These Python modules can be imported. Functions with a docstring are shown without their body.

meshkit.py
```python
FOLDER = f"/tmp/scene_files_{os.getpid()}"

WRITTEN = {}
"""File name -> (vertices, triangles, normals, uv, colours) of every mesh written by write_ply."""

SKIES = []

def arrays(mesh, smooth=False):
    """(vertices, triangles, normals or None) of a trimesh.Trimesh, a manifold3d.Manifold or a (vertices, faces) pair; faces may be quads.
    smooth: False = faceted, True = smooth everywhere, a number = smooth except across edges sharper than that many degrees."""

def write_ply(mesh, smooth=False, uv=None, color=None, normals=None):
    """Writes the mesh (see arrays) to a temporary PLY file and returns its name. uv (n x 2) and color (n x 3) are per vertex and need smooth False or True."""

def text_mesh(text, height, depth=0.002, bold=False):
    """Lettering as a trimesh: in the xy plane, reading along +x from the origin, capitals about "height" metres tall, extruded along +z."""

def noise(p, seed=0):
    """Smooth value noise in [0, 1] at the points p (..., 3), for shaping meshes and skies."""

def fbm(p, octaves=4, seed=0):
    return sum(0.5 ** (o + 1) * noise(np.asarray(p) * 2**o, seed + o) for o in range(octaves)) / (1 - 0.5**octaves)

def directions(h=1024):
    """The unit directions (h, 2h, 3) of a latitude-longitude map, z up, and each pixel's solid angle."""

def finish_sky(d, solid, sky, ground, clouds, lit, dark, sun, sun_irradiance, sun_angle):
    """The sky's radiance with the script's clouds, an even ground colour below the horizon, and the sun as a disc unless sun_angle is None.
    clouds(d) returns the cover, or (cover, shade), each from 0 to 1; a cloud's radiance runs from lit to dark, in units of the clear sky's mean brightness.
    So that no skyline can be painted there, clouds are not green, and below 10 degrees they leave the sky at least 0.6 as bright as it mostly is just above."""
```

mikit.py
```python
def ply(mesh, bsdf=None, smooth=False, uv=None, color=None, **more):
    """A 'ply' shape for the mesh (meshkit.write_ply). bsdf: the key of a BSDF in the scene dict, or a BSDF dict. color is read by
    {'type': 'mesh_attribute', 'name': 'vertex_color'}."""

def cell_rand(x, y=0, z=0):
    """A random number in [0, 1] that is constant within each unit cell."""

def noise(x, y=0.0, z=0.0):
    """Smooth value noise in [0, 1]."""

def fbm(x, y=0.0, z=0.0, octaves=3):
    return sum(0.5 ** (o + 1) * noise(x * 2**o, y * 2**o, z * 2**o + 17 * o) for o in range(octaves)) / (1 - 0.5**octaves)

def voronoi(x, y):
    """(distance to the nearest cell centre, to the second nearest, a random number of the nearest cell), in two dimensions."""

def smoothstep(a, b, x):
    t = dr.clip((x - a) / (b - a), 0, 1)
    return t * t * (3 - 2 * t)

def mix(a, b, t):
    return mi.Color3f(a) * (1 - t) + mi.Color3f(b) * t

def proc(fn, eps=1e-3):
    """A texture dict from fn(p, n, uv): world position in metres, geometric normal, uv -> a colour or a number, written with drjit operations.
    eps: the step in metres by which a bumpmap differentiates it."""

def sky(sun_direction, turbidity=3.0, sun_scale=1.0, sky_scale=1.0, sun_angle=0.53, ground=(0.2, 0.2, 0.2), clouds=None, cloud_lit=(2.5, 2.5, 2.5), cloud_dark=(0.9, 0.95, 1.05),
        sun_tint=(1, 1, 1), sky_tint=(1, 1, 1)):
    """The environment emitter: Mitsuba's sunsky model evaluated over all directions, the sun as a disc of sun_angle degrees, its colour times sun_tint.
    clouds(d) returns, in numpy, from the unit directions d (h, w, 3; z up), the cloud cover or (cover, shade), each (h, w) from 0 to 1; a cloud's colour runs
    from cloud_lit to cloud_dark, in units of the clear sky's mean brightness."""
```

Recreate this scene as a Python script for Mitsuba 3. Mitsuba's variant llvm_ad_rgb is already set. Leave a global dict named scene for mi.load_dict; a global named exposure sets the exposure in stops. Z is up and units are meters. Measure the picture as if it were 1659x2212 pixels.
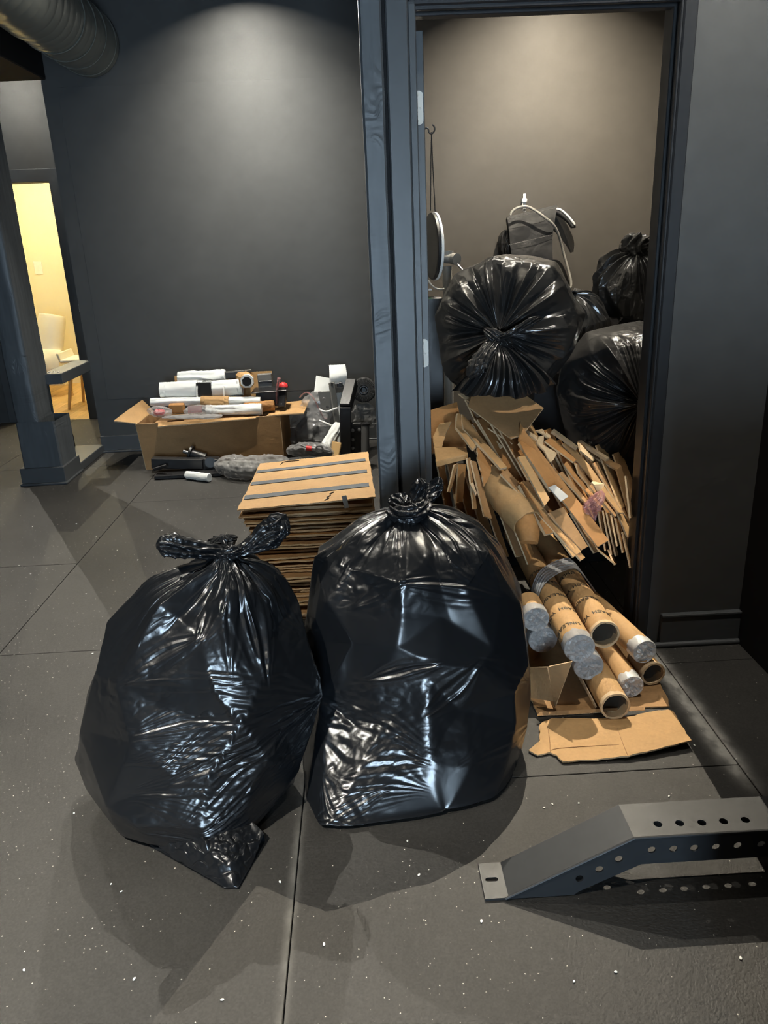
import math, random
import numpy as np, trimesh, manifold3d as m3
import drjit as dr
import mitsuba as mi
import mikit, meshkit
from mikit import proc, noise, fbm, voronoi, cell_rand, smoothstep, mix
from meshkit import noise as nnoise, fbm as nfbm
from scipy.ndimage import gaussian_filter, gaussian_filter1d
from scipy.interpolate import PchipInterpolator
from scipy.spatial import ConvexHull

T = mi.ScalarTransform4f
scene, labels = {}, {}

# ------------------------------------------------------------------ camera
W, H, F, CX, CY, CAMZ = 1659, 2212, 1650.0, 829.5, 1106.0, 1.42
_y = np.array([765 - CX, 528 - CY, F]); _y /= np.linalg.norm(_y)          # room depth axis seen from the camera
_n = np.array([1030 - CX, 5750 - CY, F]); _n -= _n.dot(_y) * _y; _n /= np.linalg.norm(_n)
RM = np.stack([np.cross(_y, -_n), _y, -_n])                                # world axes (x right, y deep, z up) in camera axes
CAM = np.array([0, 0, CAMZ])
def ray(px, py): return RM @ np.array([px - CX, py - CY, F])
def at(px, py, Y): v = ray(px, py); return CAM + v * (Y / v[1])
def atx(px, py, X): v = ray(px, py); return CAM + v * (X / v[0])
def on(px, py, z=0.0): v = ray(px, py); return CAM + v * ((z - CAMZ) / v[2])
def proj(P):
    c = (np.asarray(P, float) - CAM) @ RM
    return np.stack([CX + F * c[..., 0] / c[..., 2], CY + F * c[..., 1] / c[..., 2]], -1)
fwd, up = RM @ np.array([0, 0, 1.0]), RM @ np.array([0, -1.0, 0])
scene['camera'] = {'type': 'perspective', 'fov': math.degrees(2 * math.atan(W / 2 / F)), 'fov_axis': 'x', 'near_clip': 0.02, 'far_clip': 100,
                   'to_world': T().look_at(origin=CAM.tolist(), target=(CAM + fwd).tolist(), up=up.tolist())}
exposure = 0.0

# ------------------------------------------------------------------ lights (out of view: ceiling spots, some added as fill, and a cool light behind the camera)
WARM, NEUT = (1.0, 0.89, 0.71), (1.0, 0.94, 0.82)
SPOTS = [  # name, position, target, intensity, cutoff, beam width, colour
    ('closet', (1.0, 4.0, 3.05), (0.75, 2.5, 0.2), 56, 48, 34, WARM),
    ('closet_wash', (1.37, 5.3, 2.95), (1.38, 5.74, 1.75), 6.5, 68, 2, WARM),
    ('closet_fill', (1.30, 4.5, 2.95), (1.30, 5.75, 1.5), 25, 48, 20, WARM),  # added fill for the middle of the closet back wall
    ('stack', (-0.68, 3.6, 2.95), (-0.45, 2.2, 0.0), 20, 58, 34, NEUT),
    ('back_wash', (-0.66, 5.3, 2.95), (-0.62, 5.74, 1.75), 12, 66, 1, NEUT),
    ('back_fill', (-0.55, 4.6, 2.95), (-0.6, 5.75, 1.4), 17, 42, 14, NEUT),  # added fill across the middle of the back wall
    ('back', (-0.7, 5.2, 2.92), (-0.6, 3.0, 0.2), 24, 55, 35, NEUT),
    ('alcove', (-3.0, 6.3, 2.9), (-1.6, 4.6, 0.0), 17, 50, 40, NEUT),
    ('far_wash', (-2.7, 6.6, 2.95), (-2.6, 7.05, 2.4), 5, 55, 6, NEUT),  # unseen, placed to light the far wall above the doorway
    ('wall', (1.13, 1.9, 2.95), (1.14, 2.43, 1.75), 12.5, 50, 6, NEUT),  # unseen, placed to light the upper front wall at right
    ('front', (-1.4, 0.2, 2.95), (-1.25, 1.1, 0.0), 82, 34, 10, NEUT),  # unseen, placed to light the near floor at left
]
for nm, p, t, I, co, bw, col in SPOTS:
    scene['light_' + nm] = {'type': 'spot', 'to_world': T().look_at(origin=p, target=t, up=(0, 1, 0.01)), 'cutoff_angle': co, 'beam_width': bw,
                            'intensity': {'type': 'rgb', 'value': [I * c for c in col]}}
WIN_L = 33.0
TUBE_L = 38.0
WX0, WX1, WZ0, WZ1 = -0.7, 0.5, 0.05, 2.0      # extent of the unseen cool light
CREAM_I = 6.0

# ------------------------------------------------------------------ materials
def rgb(*c): return {'type': 'rgb', 'value': list(c)}
def pr(key, col, rough=0.6, spec=0.5, metal=0.0, bump=None, bscale=1.0, **k):
    if isinstance(col, tuple): col = rgb(*col)
    b = {'type': 'principled', 'base_color': col, 'roughness': rough, 'metallic': metal, **k}
    if metal == 0: b['specular'] = spec
    if bump is not None: b = {'type': 'bumpmap', 'arbitrary': bump, 'scale': bscale, 'bsdf': b}
    scene[key] = {'type': 'twosided', 'bsdf': b}
    return key

def paint_fn(base, blot):
    def f(p, n, uv):
        a = fbm(p.x * 1.7, p.y * 1.7, p.z * 1.3, 4); b = fbm(p.x * 14, p.y * 14, p.z * 14, 2)
        return mi.Color3f(base) * (1 - blot + 2 * blot * (0.7 * a + 0.3 * b))
    return f
def wall_bump(p, n, uv):
    return 0.0007 * fbm(p.x * 60, p.y * 60, p.z * 60, 2) + 0.006 * fbm(p.x * 1.1, p.y * 1.1, p.z * 1.4, 2)
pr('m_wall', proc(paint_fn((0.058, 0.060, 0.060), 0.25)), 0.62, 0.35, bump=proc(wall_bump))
pr('m_closet', proc(paint_fn((0.070, 0.064, 0.056), 0.2)), 0.6, 0.35, bump=proc(wall_bump))
pr('m_trim', (0.062, 0.067, 0.071), 0.42, 0.5)
pr('m_trim_shaded', (0.018, 0.019, 0.021), 0.4, 0.5)  # copy of the trim paint with shade put into its colour
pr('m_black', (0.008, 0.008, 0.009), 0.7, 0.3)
pr('m_ceiling', (0.01, 0.01, 0.01), 0.9, 0.1)
def timber_col(p, n, uv):
    g = fbm(p.x * 60, p.y * 60, p.z * 5, 3); c = noise(p.x * 20, 3.0, p.z * 160) * smoothstep(0.55, 0.8, fbm(p.x * 3, p.y * 3, p.z * 7, 2))
    return mi.Color3f(0.075, 0.083, 0.089) * (0.8 + 0.4 * g - 0.16 * c)
def timber_bump(p, n, uv):
    m = smoothstep(0.5, 0.75, fbm(p.x * 4 + 5, p.y * 4, p.z * 5, 2))
    return 0.0022 * m * noise(p.x * 25, p.y * 12, p.z * 90 + 6 * noise(p.x * 40, p.y * 3, p.z * 9)) + 0.002 * fbm(p.x * 30, p.y * 30, p.z * 6, 3)
pr('m_timber', proc(timber_col), 0.45, 0.5, bump=proc(timber_bump))
def mat_col(p, n, uv):
    a = fbm(p.x * 2.3, p.y * 2.3, 1.0, 4); g = fbm(p.x * 260, p.y * 260, 0.0, 2)
    base = mi.Color3f(0.031, 0.0295, 0.027) * (0.62 + 0.6 * a + 0.35 * (g - 0.5))
    d1, d2, r = voronoi(p.x * 62, p.y * 62)
    fleck = dr.select((r > 0.70) & (d1 < 0.015 + 0.085 * dr.square(cell_rand(r * 9999))), 1.0, 0.0)
    cl = smoothstep(0.40, 0.62, fbm(p.x * 3.1 + 7, p.y * 3.1, 4.0, 3)) * 0.75 + 0.25
    e1, e2, q = voronoi(p.x * 16 + 3, p.y * 16)
    big = dr.select((q > 0.9) & (e1 < 0.022), 1.0, 0.0)
    fl = dr.maximum(fleck * dr.select(cell_rand(r * 7777, 2) < cl, 1.0, 0.0), big)
    dx = dr.abs(p.x - 1.012 + 0.02); sm = dr.exp(-dr.square(dx / 0.028)) * smoothstep(1.6, 1.8, p.y) * (1 - smoothstep(2.3, 2.45, p.y))
    dx2 = dr.abs(p.x + 0.218); sm2 = dr.exp(-dr.square(dx2 / 0.012)) * (1 - smoothstep(1.6, 2.0, p.y)) * 0.35
    dust = dr.clip((1.25 * sm + sm2 * .55) * (0.1 + 1.3 * fbm(p.x * 40, p.y * 25, 2.0, 3)), 0, 1)
    base = mix(base, mi.Color3f(0.42, 0.41, 0.38), dust * 0.95)
    return mix(base, mi.Color3f(0.55, 0.53, 0.47), fl * 0.85)
def mat_bump(p, n, uv): return 0.0012 * fbm(p.x * 300, p.y * 300, 0.0, 2) + 0.004 * fbm(p.x * 9, p.y * 9, 0.0, 2)
pr('m_mat', proc(mat_col), 0.62, 0.4, bump=proc(mat_bump))
def kraft_fn(base, seed):
    def f(p, n, uv):
        a = fbm(p.x * 9 + seed, p.y * 9, p.z * 9, 3); b = fbm(p.x * 150, p.y * 150, p.z * 150, 2)
        return mi.Color3f(base) * (0.82 + 0.26 * a + 0.16 * (b - 0.5))
    return f
KR = ['m_kraft', 'm_kraft_b', 'm_kraft_c']
def kraft_bump(p, n, uv): return 0.0012 * fbm(p.x * 90, p.y * 90, p.z * 90, 2) + 0.004 * fbm(p.x * 14, p.y * 14, p.z * 14, 2)
kb = proc(kraft_bump)
pr('m_kraft', proc(kraft_fn((0.46, 0.28, 0.125), 0)), 0.7, 0.25, bump=kb)
pr('m_kraft_b', proc(kraft_fn((0.38, 0.19, 0.068), 5)), 0.7, 0.25, bump=kb)
pr('m_kraft_c', proc(kraft_fn((0.35, 0.205, 0.095), 9)), 0.75, 0.2, bump=kb)
pr('m_kraft_pale', proc(kraft_fn((0.58, 0.43, 0.26), 3)), 0.8, 0.2, bump=kb)
def bag_bump(p, n, uv):
    m = smoothstep(0.45, 0.65, fbm(p.x * 6, p.y * 6, p.z * 6, 2))
    return 0.0010 * m * fbm(p.x * 55, p.y * 55, p.z * 55, 3) + 0.0015 * fbm(p.x * 14, p.y * 14, p.z * 14, 2)
bb = proc(bag_bump)
pr('m_bag', (0.0065, 0.0075, 0.009), 0.23, 0.7, bump=bb)
pr('m_bag_shiny', (0.016, 0.016, 0.016), 0.17, 0.66, bump=bb)

# ------------------------------------------------------------------ helpers
def num(key):
    if key not in scene and key not in labels: return key
    i = 1
    while f'{key}_{i:03d}' in scene or f'{key}_{i:03d}' in labels: i += 1
    return f'{key}_{i:03d}'
def thing(name, label, cat, group=None):
    k = num(name); labels[k] = {'label': label, 'category': cat}
    if group: labels[k]['group'] = group
    return k
def obj(name, mesh, bsdf, parent=None, smooth=False, label=None, kind=None, **kw):
    """a mesh of the scene; with a parent it is that thing's part"""
    k = num(parent + '__' + name) if parent else name
    scene[k] = mikit.ply(mesh, bsdf, smooth=smooth, **kw)
    if label: labels.setdefault(k, {})['label'] = label
    if kind: labels.setdefault(k, {})['kind'] = kind
    return k
def solo(name, label, cat, mesh, bsdf, group=None, smooth=False, **kw):
    k = thing(name, label, cat, group); scene[k] = mikit.ply(mesh, bsdf, smooth=smooth, **kw); return k
def struct(name, mesh, bsdf, smooth=False, label=None):
    scene[name] = mikit.ply(mesh, bsdf, smooth=smooth); labels[name] = {'kind': 'structure'}
    if label: labels[name]['label'] = label
    return name
def bx(x0, x1, y0, y1, z0, z1, c=0.0):
    if c <= 0:
        b = trimesh.creation.box((x1 - x0, y1 - y0, z1 - z0)); b.apply_translation(((x0 + x1) / 2, (y0 + y1) / 2, (z0 + z1) / 2)); return b
    pts = []
    for sx in (0, 1):
        for sy in (0, 1):
            for sz in (0, 1):
                X, Y, Z = (x0, x1)[sx], (y0, y1)[sy], (z0, z1)[sz]; dx, dy, dz = c * (1 - 2 * sx), c * (1 - 2 * sy), c * (1 - 2 * sz)
                pts += [(X, Y + dy, Z + dz), (X + dx, Y, Z + dz), (X + dx, Y + dy, Z)]
    return trimesh.convex.convex_hull(np.array(pts))
def rot(mesh, axis, deg, point=(0, 0, 0)):
    mesh = mesh.copy(); mesh.apply_transform(trimesh.transformations.rotation_matrix(math.radians(deg), axis, point)); return mesh
def moved(mesh, d): mesh = mesh.copy(); mesh.apply_translation(d); return mesh
def cat(*ms): return trimesh.util.concatenate(list(ms))
def frame_to(a, b):
    """4x4 taking +z to a->b, origin at a"""
    a, b = np.asarray(a, float), np.asarray(b, float); d = (b - a) / np.linalg.norm(b - a)
    x = np.cross([0, 0, 1.0] if abs(d[2]) < 0.9 else [1.0, 0, 0], d); x /= np.linalg.norm(x)
    M = np.eye(4); M[:3, 0] = x; M[:3, 1] = np.cross(d, x); M[:3, 2] = d; M[:3, 3] = a
    return M
def cyl(a, b, r, n=28, r2=None):
    L = np.linalg.norm(np.asarray(b, float) - a); r2 = r if r2 is None else r2
    return lathe([(0, 0), (r, 0), (r2, L), (0, L)], n, frame_to(a, b))
def lathe(prof, n=36, M=None):
    p = np.array(prof, float); th = np.linspace(0, 2 * np.pi, n, endpoint=False)
    V = np.stack([p[:, 0][:, None] * np.cos(th), p[:, 0][:, None] * np.sin(th), np.repeat(p[:, 1][:, None], n, 1)], -1)
    return grid_mesh(V, M)
def grid_mesh(V, M=None, closed=True):
    a, n = V.shape[:2]; f = []
    i, j = np.meshgrid(np.arange(a - 1), np.arange(n if closed else n - 1), indexing='ij'); k = (j + 1) % n
    q = np.stack([i * n + j, i * n + k, (i + 1) * n + k, (i + 1) * n + j], -1).reshape(-1, 4)
    fs = np.vstack([q[:, [0, 1, 2]], q[:, [0, 2, 3]]])
    m = trimesh.Trimesh(V.reshape(-1, 3), fs, process=False)
    if M is not None: m.apply_transform(M)
    return m
def tube(path, r, n=12, sub=0, cap=True, squash=None):
    """round tube along a path; r a number or one per point; sub > 0 smooths the path"""
    P = np.array(path, float); R = np.broadcast_to(np.asarray(r, float), len(P)).copy()
    if sub:
        t = np.arange(len(P)); s = np.linspace(0, len(P) - 1, (len(P) - 1) * sub + 1)
        from scipy.interpolate import CubicSpline
        P = CubicSpline(t, P)(s) if len(P) > 2 else np.stack([np.interp(s, t, P[:, k]) for k in range(3)], 1); R = PchipInterpolator(t, R)(s)
    d = np.gradient(P, axis=0); d /= np.linalg.norm(d, axis=1, keepdims=True)
    x = np.cross(d[0], [0, 0, 1.0]); x = np.cross(d[0], [1.0, 0, 0]) if np.linalg.norm(x) < 0.1 else x
    rings = []
    th = np.linspace(0, 2 * np.pi, n, endpoint=False)
    for k in range(len(P)):
        x = x - d[k] * x.dot(d[k]); x /= np.linalg.norm(x); y = np.cross(d[k], x); sq = 1 if squash is None else squash
        rings.append(P[k] + R[k] * (np.cos(th)[:, None] * x + sq * np.sin(th)[:, None] * y))
    V = np.array(rings)
    if cap: V = np.concatenate([np.repeat(P[:1], n, 0)[None], V, np.repeat(P[-1:], n, 0)[None]])
    return grid_mesh(V)
def prism(poly, a0, a1, axis='y', holes=()):
    """polygon in the two other axes, extruded along axis from a0 to a1"""
    from shapely.geometry import Polygon
    g = Polygon(poly, [h for h in holes]); g = g if g.is_valid else g.buffer(0)
    m = trimesh.creation.extrude_polygon(g, a1 - a0, engine='earcut'); v = m.vertices.copy()
    if axis == 'y': m.vertices = np.stack([v[:, 0], a0 + v[:, 2], v[:, 1]], 1); m.invert()
    elif axis == 'x': m.vertices = np.stack([a0 + v[:, 2], v[:, 0], v[:, 1]], 1)
    else: m.vertices = np.stack([v[:, 0], v[:, 1], a0 + v[:, 2]], 1)
    return m
def circ(x, y, r, n=20, sx=1.0): t = np.linspace(0, 2 * np.pi, n, endpoint=False); return [(x + sx * r * math.cos(a), y + r * math.sin(a)) for a in t]
def tri(x): return 1 - 2 * np.abs(x - np.floor(x) - 0.5) * 2          # triangle wave -1..1, period 1
def unit(v): return v / np.maximum(np.linalg.norm(v, axis=-1, keepdims=True), 1e-12)

# ------------------------------------------------------------------ the room
struct('floor', bx(-5.2, 3.2, -4.2, 9.6, -0.09, -0.012), 'm_black', label='dark sub floor under the rubber mats')
x0s, lens = [-0.215 + 1.219 * k for k in range(-4, 2)], 1.829
starts = {-4: 0.4, -3: 0.9, -2: 3.507 - lens, -1: 2.616 - lens, 0: 1.752 - lens, 1: 2.3 - lens}
for k in range(-4, 2):
    X0 = -0.215 + 1.219 * k; y = starts[k] - 1.829 * 2
    while y < 7.0:
        a, b = max(y, -4.0), min(y + lens, 7.05)
        if b - a > 0.05: obj('rubber_mat', bx(X0 + 0.0016, min(X0 + 1.219 - 0.0016, 2.55), a + 0.0016, b - 0.0016, -0.0118, 0, 0.0012), 'm_mat', 'floor')
        y += lens
struct('ceiling', bx(-5.2, 3.2, -4.2, 7.3, 3.1, 3.2), 'm_ceiling')
struct('wall_back', bx(-2.0, 0.14, 5.75, 5.9, 0, 3.1), 'm_wall')
obj('drywall_patch', bx(-1.9, 0.13, 5.7475, 5.751, 0.4, 2.475, 0.0008), 'm_wall', 'wall_back')
struct('wall_closet_side', bx(0.132, 0.165, 2.5, 5.8, 0, 3.1), 'm_wall')
struct('wall_closet_back', bx(0.165, 2.7, 5.75, 5.9, 0, 3.1), 'm_closet')
struct('wall_closet_right', bx(2.55, 2.7, 2.56, 5.8, 0, 3.1), 'm_closet')
struct('wall_front', cat(bx(0.985, 2.7, 2.43, 2.56, 0, 3.1), bx(0.165, 0.985, 2.43, 2.56, 2.045, 3.1)), 'm_wall')
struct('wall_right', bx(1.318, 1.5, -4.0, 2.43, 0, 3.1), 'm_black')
struct('wall_left', bx(-5.1, -5.0, -4.0, 7.2, 0, 3.1), 'm_wall')
struct('wall_far', cat(bx(-5.1, -3.15, 7.05, 7.17, 0, 3.1), bx(-2.52, -1.2, 7.05, 7.17, 0, 3.1), bx(-3.15, -2.52, 7.05, 7.17, 2.02, 3.1)), 'm_wall')
struct('wall_behind', cat(bx(-5.1, WX0, -4.1, -4.0, 0, 3.1), bx(WX1, 3.0, -4.1, -4.0, 0, 3.1), bx(WX0, WX1, -4.1, -4.0, 0, WZ0), bx(WX0, WX1, -4.1, -4.0, WZ1, 3.1)), 'm_wall')
# baseboards
struct('baseboard_back', bx(-2.0, 0.13, 5.735, 5.75, 0.012, 0.125, 0.003), 'm_trim')
obj('shoe_moulding', bx(-2.015, 0.13, 5.715, 5.736, 0, 0.014, 0.004), 'm_trim', 'baseboard_back')
struct('baseboard_front', cat(bx(1.03, 1.318, 2.412, 2.43, 0.0, 0.118, 0.002)), 'm_trim')
obj('cap_moulding', bx(1.03, 1.318, 2.408, 2.43, 0.118, 0.128, 0.002), 'm_trim', 'baseboard_front')
obj('shoe_moulding', cyl((1.0, 2.411, 0.008), (1.318, 2.411, 0.008), 0.011, 16), 'm_trim', 'baseboard_front', 40)
# timber post at the end of the closet wall, door trim, frame
def rough_post(x0, x1, y0, y1, z0, z1, seed, amp, step=0.02, nose=0.006):
    nz = int((z1 - z0) / step); zs = np.linspace(z0, z1, nz); per = []
    c = nose; cor = [(x0 + c, y0), (x1 - c, y0), (x1, y0 + c), (x1, y1), (x0, y1), (x0, y0 + c)]
    pts = []
    for a, b in zip(cor, cor[1:] + cor[:1]):
        n = max(1, int(math.dist(a, b) / step)); pts += [(a[0] + (b[0] - a[0]) * i / n, a[1] + (b[1] - a[1]) * i / n) for i in range(n)]
    pts = np.array(pts); ce = pts.mean(0); V = np.stack([np.concatenate([pts, np.full((len(pts), 1), z)], 1) for z in zs])
    q = V * [14, 14, 5]; d = (nfbm(q + seed, 3, seed) - 0.5) * 2 * amp
    out = unit(np.concatenate([pts - ce, np.zeros((len(pts), 1))], 1)); V = V + out[None] * d[..., None]
    return grid_mesh(V)
struct('trim_1', rough_post(0.043, 0.106, 2.405, 2.5, 0, 3.1, 3, 0.0035, 0.012), 'm_timber', 35)
struct('trim_2', bx(0.116, 0.178, 2.412, 2.5, 0, 3.1, 0.004), 'm_trim')
struct('dark_gap_3', cat(bx(0.104, 0.118, 2.44, 2.5, 0, 3.1)), 'm_black')  # black strip standing for the shade in the gap beside the timber
struct('trim_4', cat(bx(0.178, 0.2, 2.42, 2.47, 0, 2.04, 0.003), bx(0.18, 0.188, 2.47, 2.56, 0, 2.03)), 'm_trim')
struct('trim_5', cat(bx(0.945, 0.985, 2.42, 2.57, 0, 2.04, 0.004), bx(0.934, 0.946, 2.47, 2.5, 0, 2.03, 0.002), bx(0.938, 0.946, 2.425, 2.44, 0, 2.03, 0.002)), 'm_trim_shaded')
struct('trim_6', cat(bx(0.178, 0.985, 2.42, 2.57, 2.028, 2.06, 0.004), bx(0.19, 0.945, 2.47, 2.5, 2.014, 2.03, 0.002), bx(0.19, 0.945, 2.425, 2.44, 2.018, 2.03, 0.002)), 'm_trim_shaded')
# door leaf swung open into the closet, hinge leaves on its edge
struct('door_1', bx(0.192, 0.227, 2.505, 3.28, 0.012, 1.988, 0.002), 'm_trim')
pr('m_hinge', (0.62, 0.62, 0.57), 0.5, 0.5)
for zc in (1.79, 1.078, 0.25):
    w0, w1, hh, r = 0.196, 0.2225, 0.045, 0.012
    out = [(w0, zc - hh), (w1 - r, zc - hh)] + [(w1 - r + r * math.cos(a), zc - hh + r + r * math.sin(a)) for a in np.linspace(-1.57, 0, 6)] + \
          [(w1 - r + r * math.cos(a), zc + hh - r + r * math.sin(a)) for a in np.linspace(0, 1.57, 6)] + [(w0, zc + hh)]
    hk = obj('hinge', prism(out, 2.502, 2.5055), 'm_hinge', 'door_1', label='silver hinge leaf')
    for dx, dz in ((0.009, 0.033), (0.018, 0.0), (0.010, -0.033)):
        obj('screw', lathe([(0.0015, 0.0012), (0.0035, 0.0008), (0.0042, 0)], 12, frame_to((w0 + dx, 2.5022, zc + dz), (w0 + dx, 2.49, zc + dz))), 'm_hinge', hk)
# post, beam, rail and curb on the left
struct('post', cat(rough_post(-2.245, -2.10, 4.94, 5.22, 0.1, 2.55, 5, 0.006, 0.03, 0.012), rough_post(-2.25, -1.998, 4.935, 5.205, 0.1, 0.42, 8, 0.005, 0.03, 0.01)), 'm_timber', 40)
obj('plinth', cat(bx(-2.275, -1.985, 4.92, 5.225, 0.012, 0.118, 0.004), bx(-2.285, -1.975, 4.905, 5.235, 0, 0.016, 0.004)), 'm_trim', 'post')
struct('beam', bx(-2.3, -1.965, -4.0, 5.75, 2.52, 3.1, 0.006), 'm_black')
struct('curb', bx(-2.2, -1.985, 5.22, 5.75, 0, 0.06, 0.004), 'm_trim')
struct('sill_bar', bx(-2.34, -2.2, 5.22, 5.75, 0, 0.15, 0.004), 'm_black')
rail = struct('rail', bx(-2.13, -1.99, 5.18, 5.82, 0.62, 0.69, 0.004), 'm_trim', label='grey topped timber rail between the post and the back wall')
pr('m_steel', (0.5, 0.5, 0.5), 0.35, metal=1.0)
for y, x in ((5.24, -2.03), (5.27, -2.07), (5.24, -2.09)):
    obj('bolt_head', lathe([(0, 0.006), (0.006, 0.005), (0.009, 0)], 12, frame_to((x, y, 0.69), (x, y, 0.8))), 'm_steel', 'rail')
# duct
dk = thing('air_duct', 'plastic wrapped round flexible air duct running into the back wall under the ceiling', 'duct')
A = (at(245, 100, 5.7) + at(120, 130, 5.7)) / 2 + [0, 0, 0.03]; ax = np.array([A[0] + 0.02, 5.73, 2.72]); DR = 0.2
pr('m_duct', (0.15, 0.16, 0.145), 0.24, 0.7, metal=0.2)
ys = np.linspace(5.745, 1.0, 700); prof = [(DR - 0.004 + 0.004 * abs(math.sin((5.745 - y) * 3.14159 / 0.09)) ** 0.5 + 0.002 * math.sin(y * 7), 5.745 - y) for y in ys]
dm = lathe([(0.0, 0.0)] + prof, 72, frame_to(ax + [0, 0.01, 0], ax - [0, 1, 0]))
dm.vertices += (nfbm(dm.vertices * 9, 3, 4) - 0.5)[:, None] * 0.012
obj('sleeve', dm, 'm_duct', dk, 40)
for s_ in (0.02, 0.22, 0.42, 0.62): obj('wire_ring', tube([ax + [(DR + 0.002) * math.cos(t), -0.05 - s_, (DR + 0.002) * math.sin(t)] for t in np.linspace(0, 2 * np.pi, 48)], 0.004, 6, cap=False), 'm_duct', dk, 40)
# lit side room behind the far door
CRM = pr('m_cream', (0.78, 0.72, 0.52), 0.8, 0.2)
struct('wall_side_back', bx(-3.9, -1.7, 9.2, 9.3, 0, 2.6), 'm_cream'); struct('wall_side_left', bx(-3.9, -3.8, 7.17, 9.2, 0, 2.6), 'm_cream'); struct('wall_side_right', bx(-1.9, -1.8, 7.17, 9.2, 0, 2.6), 'm_cream'); struct('ceiling_side', bx(-3.9, -1.7, 7.17, 9.3, 2.6, 2.7), 'm_cream')
def wood_col(p, n, uv):
    r = cell_rand(p.x * 9.0, 1.0, dr.floor(p.y * 1.3 + 3 * cell_rand(p.x * 9.0)))
    return mi.Color3f(0.62, 0.40, 0.17) * (0.75 + 0.3 * r + 0.2 * (fbm(p.x * 60, p.y * 5, 0.0, 2) - 0.5))
pr('m_wood', proc(wood_col), 0.4, 0.5)
for k in range(20): obj('floor_plank', bx(-3.9 + k * 0.11, -3.9 + k * 0.11 + 0.108, 7.05, 9.2, -0.012, 0.001, 0.001), 'm_wood', 'floor')
scene['light_side_room'] = {'type': 'point', 'position': [-2.9, 8.0, 2.3], 'intensity': rgb(CREAM_I, CREAM_I * 0.9, CREAM_I * 0.62)}  # unseen lamp, placed to light the far side room
struct('trim_7', cat(bx(-3.25, -3.15, 7.03, 7.06, 0, 2.1, 0.004), bx(-2.52, -2.42, 7.03, 7.06, 0, 2.1, 0.004), bx(-3.25, -2.42, 7.03, 7.06, 2.02, 2.12, 0.004)), 'm_trim')
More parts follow.
